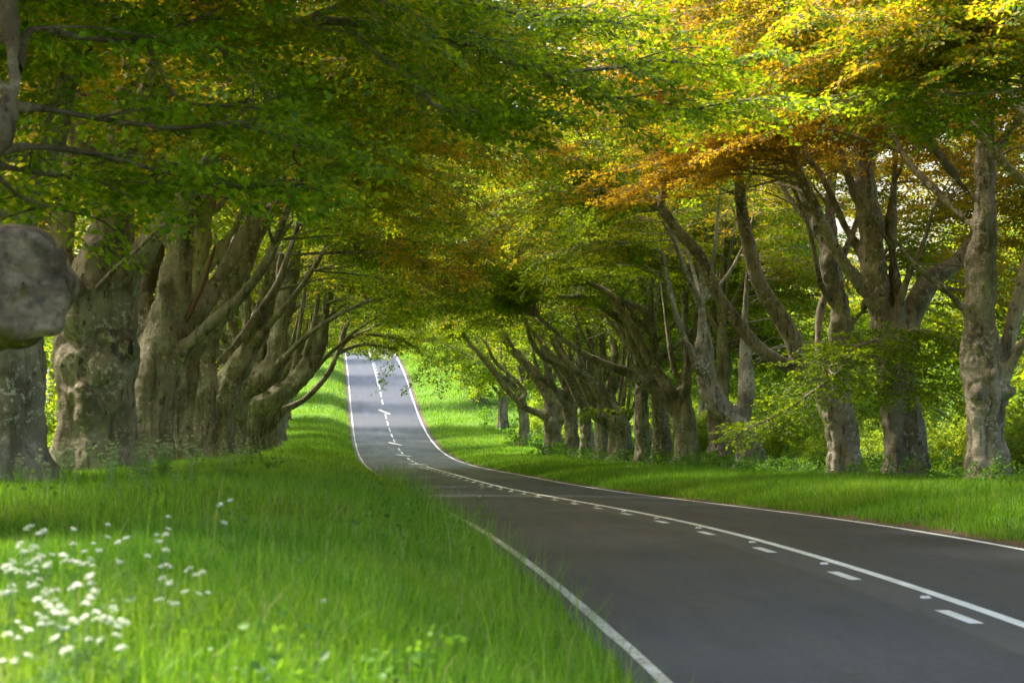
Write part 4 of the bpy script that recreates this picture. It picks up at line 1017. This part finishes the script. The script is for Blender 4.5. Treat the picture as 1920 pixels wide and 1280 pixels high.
# ------------------------------------------------------------------ cow parsley
def parsley(seed, heads, mat='petal'):
    r = np.random.default_rng(700+seed)
    root = empty('cow_parsley', (0, 0, 0)); H = .78
    stems, sr = [], []
    hd = []
    for i in range(heads):
        a = r.uniform(0, 6.28); l = r.uniform(.03, .15); z = H*r.uniform(.66, 1.12)
        e = np.array([l*math.cos(a), l*math.sin(a), z])
        stems.append(curve(np.array([[0, 0, 0, .005], [e[0]*.25, e[1]*.25, z*.5, .004], [*e, .0025]]), 6)); hd.append(e)
    st = np.stack(stems)
    V, Q, o = [], [], 0
    a_, q_, _ = tubes(st[:, :, :3], st[:, :, 3], 4); V.append(a_); Q.append(q_); o = len(a_)
    rays = []
    fl = []
    for e in hd:
        R = r.uniform(.028, .048); hv = []
        ta, tb = r.uniform(0, 6.28), r.uniform(.15, .75)
        tx = np.array([math.cos(ta), math.sin(ta), 0]); up3 = np.array([math.sin(tb)*math.cos(ta+1.57), math.sin(tb)*math.sin(ta+1.57), math.cos(tb)]); ty = np.cross(up3, tx)
        for j in range(11):
            a = 2.4*j+r.uniform(0, .5); q = R*math.sqrt((j+.4)/11)
            c = e+q*math.cos(a)*tx+q*math.sin(a)*ty+up3*(.040-9.*q*q+r.normal(0, .003))
            rays.append(np.array([[*e, .0014], [*(e+(c-e)*.5), .0012], [*c, .001]]))
            for m in range(11):
                v3 = unit(r.normal(0, 1, 3))*.0115
                hv.append(c+v3*np.array([1, 1, .75]))
        hv = np.array(hv); n = len(hv)
        a = r.uniform(0, 6.28, n); s = r.uniform(.0035, .0055, n)
        u = np.stack([np.cos(a), np.sin(a), r.normal(0, .3, n)], 1)*s[:, None]; w = np.stack([-np.sin(a), np.cos(a), r.normal(0, .3, n)], 1)*s[:, None]
        fl.append(np.stack([hv-u, hv-w, hv+u, hv+w], 1).reshape(-1, 3))
    ry = np.stack(rays); a_, q_, _ = tubes(ry[:, :, :3], ry[:, :, 3], 3); V.append(a_); Q.append(q_+o)
    obj('stems', mesh_np('stems', np.concatenate(V), np.concatenate(Q), smooth=True), M['stem'], root)
    n = 13; z = r.uniform(.05, .42, n); a = r.uniform(0, 6.28, n)
    p = np.stack([.03*np.cos(a), .03*np.sin(a), z], 1); dd = np.stack([np.cos(a), np.sin(a), r.uniform(.1, .6, n)], 1)
    LV = leaves(p, dd, r.uniform(.10, .22, n), np.full(n, .030), 6, 5, r, .4)
    obj('foliage', mesh_np('foliage', LV, np.arange(len(LV)).reshape(-1, 4)), M['herb'], root).color = (.5, .5, .5, 1)
    for v in fl:
        obj('flower_head', mesh_np('flower_head', v, np.arange(len(v)).reshape(-1, 4)), M[mat], root)
    return root
pp = [parsley(0, 5), parsley(1, 3), parsley(2, 6), parsley(3, 7, 'bud')]; up_ = [False]*4
rp = np.random.default_rng(12)
def put_parsley(px, py_head, d, sc, label, group):
    if py_head: d = (CZ-1.38)*F/(py_head-640)*rp.uniform(.93, 1.1)
    x = (px-960)/F*d
    z = float(gh(x, d)[0]); k = int(rp.integers(0, 3)) if py_head or px > 800 else 3
    if py_head: sc = float(np.clip((CZ-(py_head-640)/F*d-z)/.8, .45, 1.45))
    loc = (x, d, z-.02); rz = rp.uniform(0, 6.28)
    if up_[k]: o = copy_tree(pp[k], loc, rz, sc)
    else: o = pp[k]; up_[k] = True; o.location = loc; o.rotation_euler = (0, 0, rz); o.scale = (sc,)*3
    tag(o, label, 'wildflower', group)
A = ('white cow parsley in full bloom in the bottom left foreground clump', 'cow parsley in the foreground clump')
for (x, y, d) in [(75, 985, 14.5), (55, 1015, 13.5), (85, 1045, 12.5), (60, 1050, 12), (105, 1055, 12.4), (30, 1070, 12), (15, 1050, 12.4), (140, 1110, 11), (75, 1110, 11), (110, 1125, 10.6), (60, 1140, 10.5), (90, 1150, 10.3), (25, 1175, 9.8), (90, 1165, 9.7), (165, 1045, 12.6), (165, 1090, 11.4), (145, 1000, 14), (195, 990, 14.3), (190, 1135, 10.6)]:
    put_parsley(x, y, d, 1, *A)
B = ('small white cow parsley scattered in the grass right of the foreground clump', 'cow parsley scattered in the verge grass')
for (x, y, d) in [(250, 1015, 14), (372, 1062, 12.2), (310, 975, 16.5), (300, 1010, 14.6), (315, 1080, 11.8), (232, 1155, 10.4), (440, 945, 19)]:
    put_parsley(x, y, d, 1, *B)
C_ = ('greenish white cow parsley in the shade at the foot of the left trunks', 'cow parsley at the feet of the left trunks')
for i in range(60):
    d = rp.uniform(20, 44); px = 960+F*(xc(d)-rp.uniform(7., 11.5))/d
    if px < -30: px = rp.uniform(0, 300)
    put_parsley(px, None, d, rp.uniform(.4, .8), *C_)
put_parsley(910, None, 36.5, .75, 'lone cow parsley leaning over the road edge at the grass tip', None)

def puff(px, py, d, label, mat, rr, name, cat):
    x = (px-960)/F*d; z = float(gh(x, d)[0]); zt = max(CZ-(py-640)/F*d, z+.12)
    root = tag(empty(name, (x, d, z)), label, cat)
    c = np.array([[0, 0, -.02, .003], [.01, 0, (zt-z)*.5, .0025], [0, 0, zt-z, .002]]); c = curve(c, 6)
    a, q, _ = tubes(c[None, :, :3], c[None, :, 3], 5); obj('stem', mesh_np('stem', a, q, smooth=True), M['stem'], root)
    r = np.random.default_rng(int(px)); n = 160; u = unit(r.normal(0, 1, (n, 3)))*rr; p = u+np.array([0, 0, zt-z])
    t1 = unit(np.cross(u, r.normal(0, 1, (n, 3))))*rr*.3; t2 = unit(np.cross(u, t1))*rr*.3
    v = np.stack([p-t1, p-t2, p+t1, p+t2], 1).reshape(-1, 3)
    obj('flower_head', mesh_np('flower_head', v, np.arange(len(v)).reshape(-1, 4)), mat, root)
puff(607, 1127, 11.2, 'single pale dandelion clock standing alone in the foreground grass', M['cream'], .016, 'dandelion', 'wildflower')
puff(562, 1052, 14, 'small faded dandelion clock further back in the grass', M['cream'], .014, 'dandelion', 'wildflower')
puff(800, 945, 38, 'tiny yellow buttercup at the road edge, farther one', M['yellow'], .03, 'buttercup', 'wildflower')
puff(920, 1008, 29, 'tiny yellow buttercup below the lone cow parsley by the road', M['yellow'], .02, 'buttercup', 'wildflower')

# ------------------------------------------------------------------ camera, light, render
cam = bpy.data.cameras.new('camera'); cam.lens = 36*F/1920; cam.sensor_width = 36; cam.clip_end = 6000; cam.clip_start = .5
cam.dof.use_dof = True; cam.dof.focus_distance = 75; cam.dof.aperture_fstop = 3.2
co = bpy.data.objects.new('camera', cam); link(co); co.location = (0, 0, CZ); co.rotation_euler = (rad(90), 0, 0)
SC.camera = co
AZ, EL = rad(-68), rad(50)
sd = bpy.data.lights.new('sun', 'SUN'); sd.energy = 4.1; sd.angle = rad(13); sd.color = (1, .93, .80)
so = bpy.data.objects.new('sun', sd); link(so)
from mathutils import Vector
dirv = Vector((math.cos(EL)*math.sin(AZ), math.cos(EL)*math.cos(AZ), math.sin(EL)))
so.rotation_euler = dirv.to_track_quat('Z', 'Y').to_euler()
w = bpy.data.worlds.new('World'); SC.world = w; w.use_nodes = True
t = w.node_tree; bg = t.nodes['Background']
sky = t.nodes.new('ShaderNodeTexSky'); sky.sky_type = 'NISHITA'; sky.sun_disc = False
sky.sun_elevation = EL; sky.sun_rotation = AZ; sky.dust_density = 4.; sky.air_density = 1.2
t.links.new(sky.outputs[0], bg.inputs[0]); bg.inputs[1].default_value = .13
SC.view_settings.view_transform = 'Standard'; SC.view_settings.look = 'None'
SC.view_settings.exposure = 2.12; SC.view_settings.gamma = 1.0
c = SC.cycles
c.use_denoising = True
c.max_bounces = 8; c.diffuse_bounces = 4; c.transmission_bounces = 4; c.glossy_bounces = 2; c.transparent_max_bounces = 4
c.caustics_reflective = False; c.caustics_refractive = False
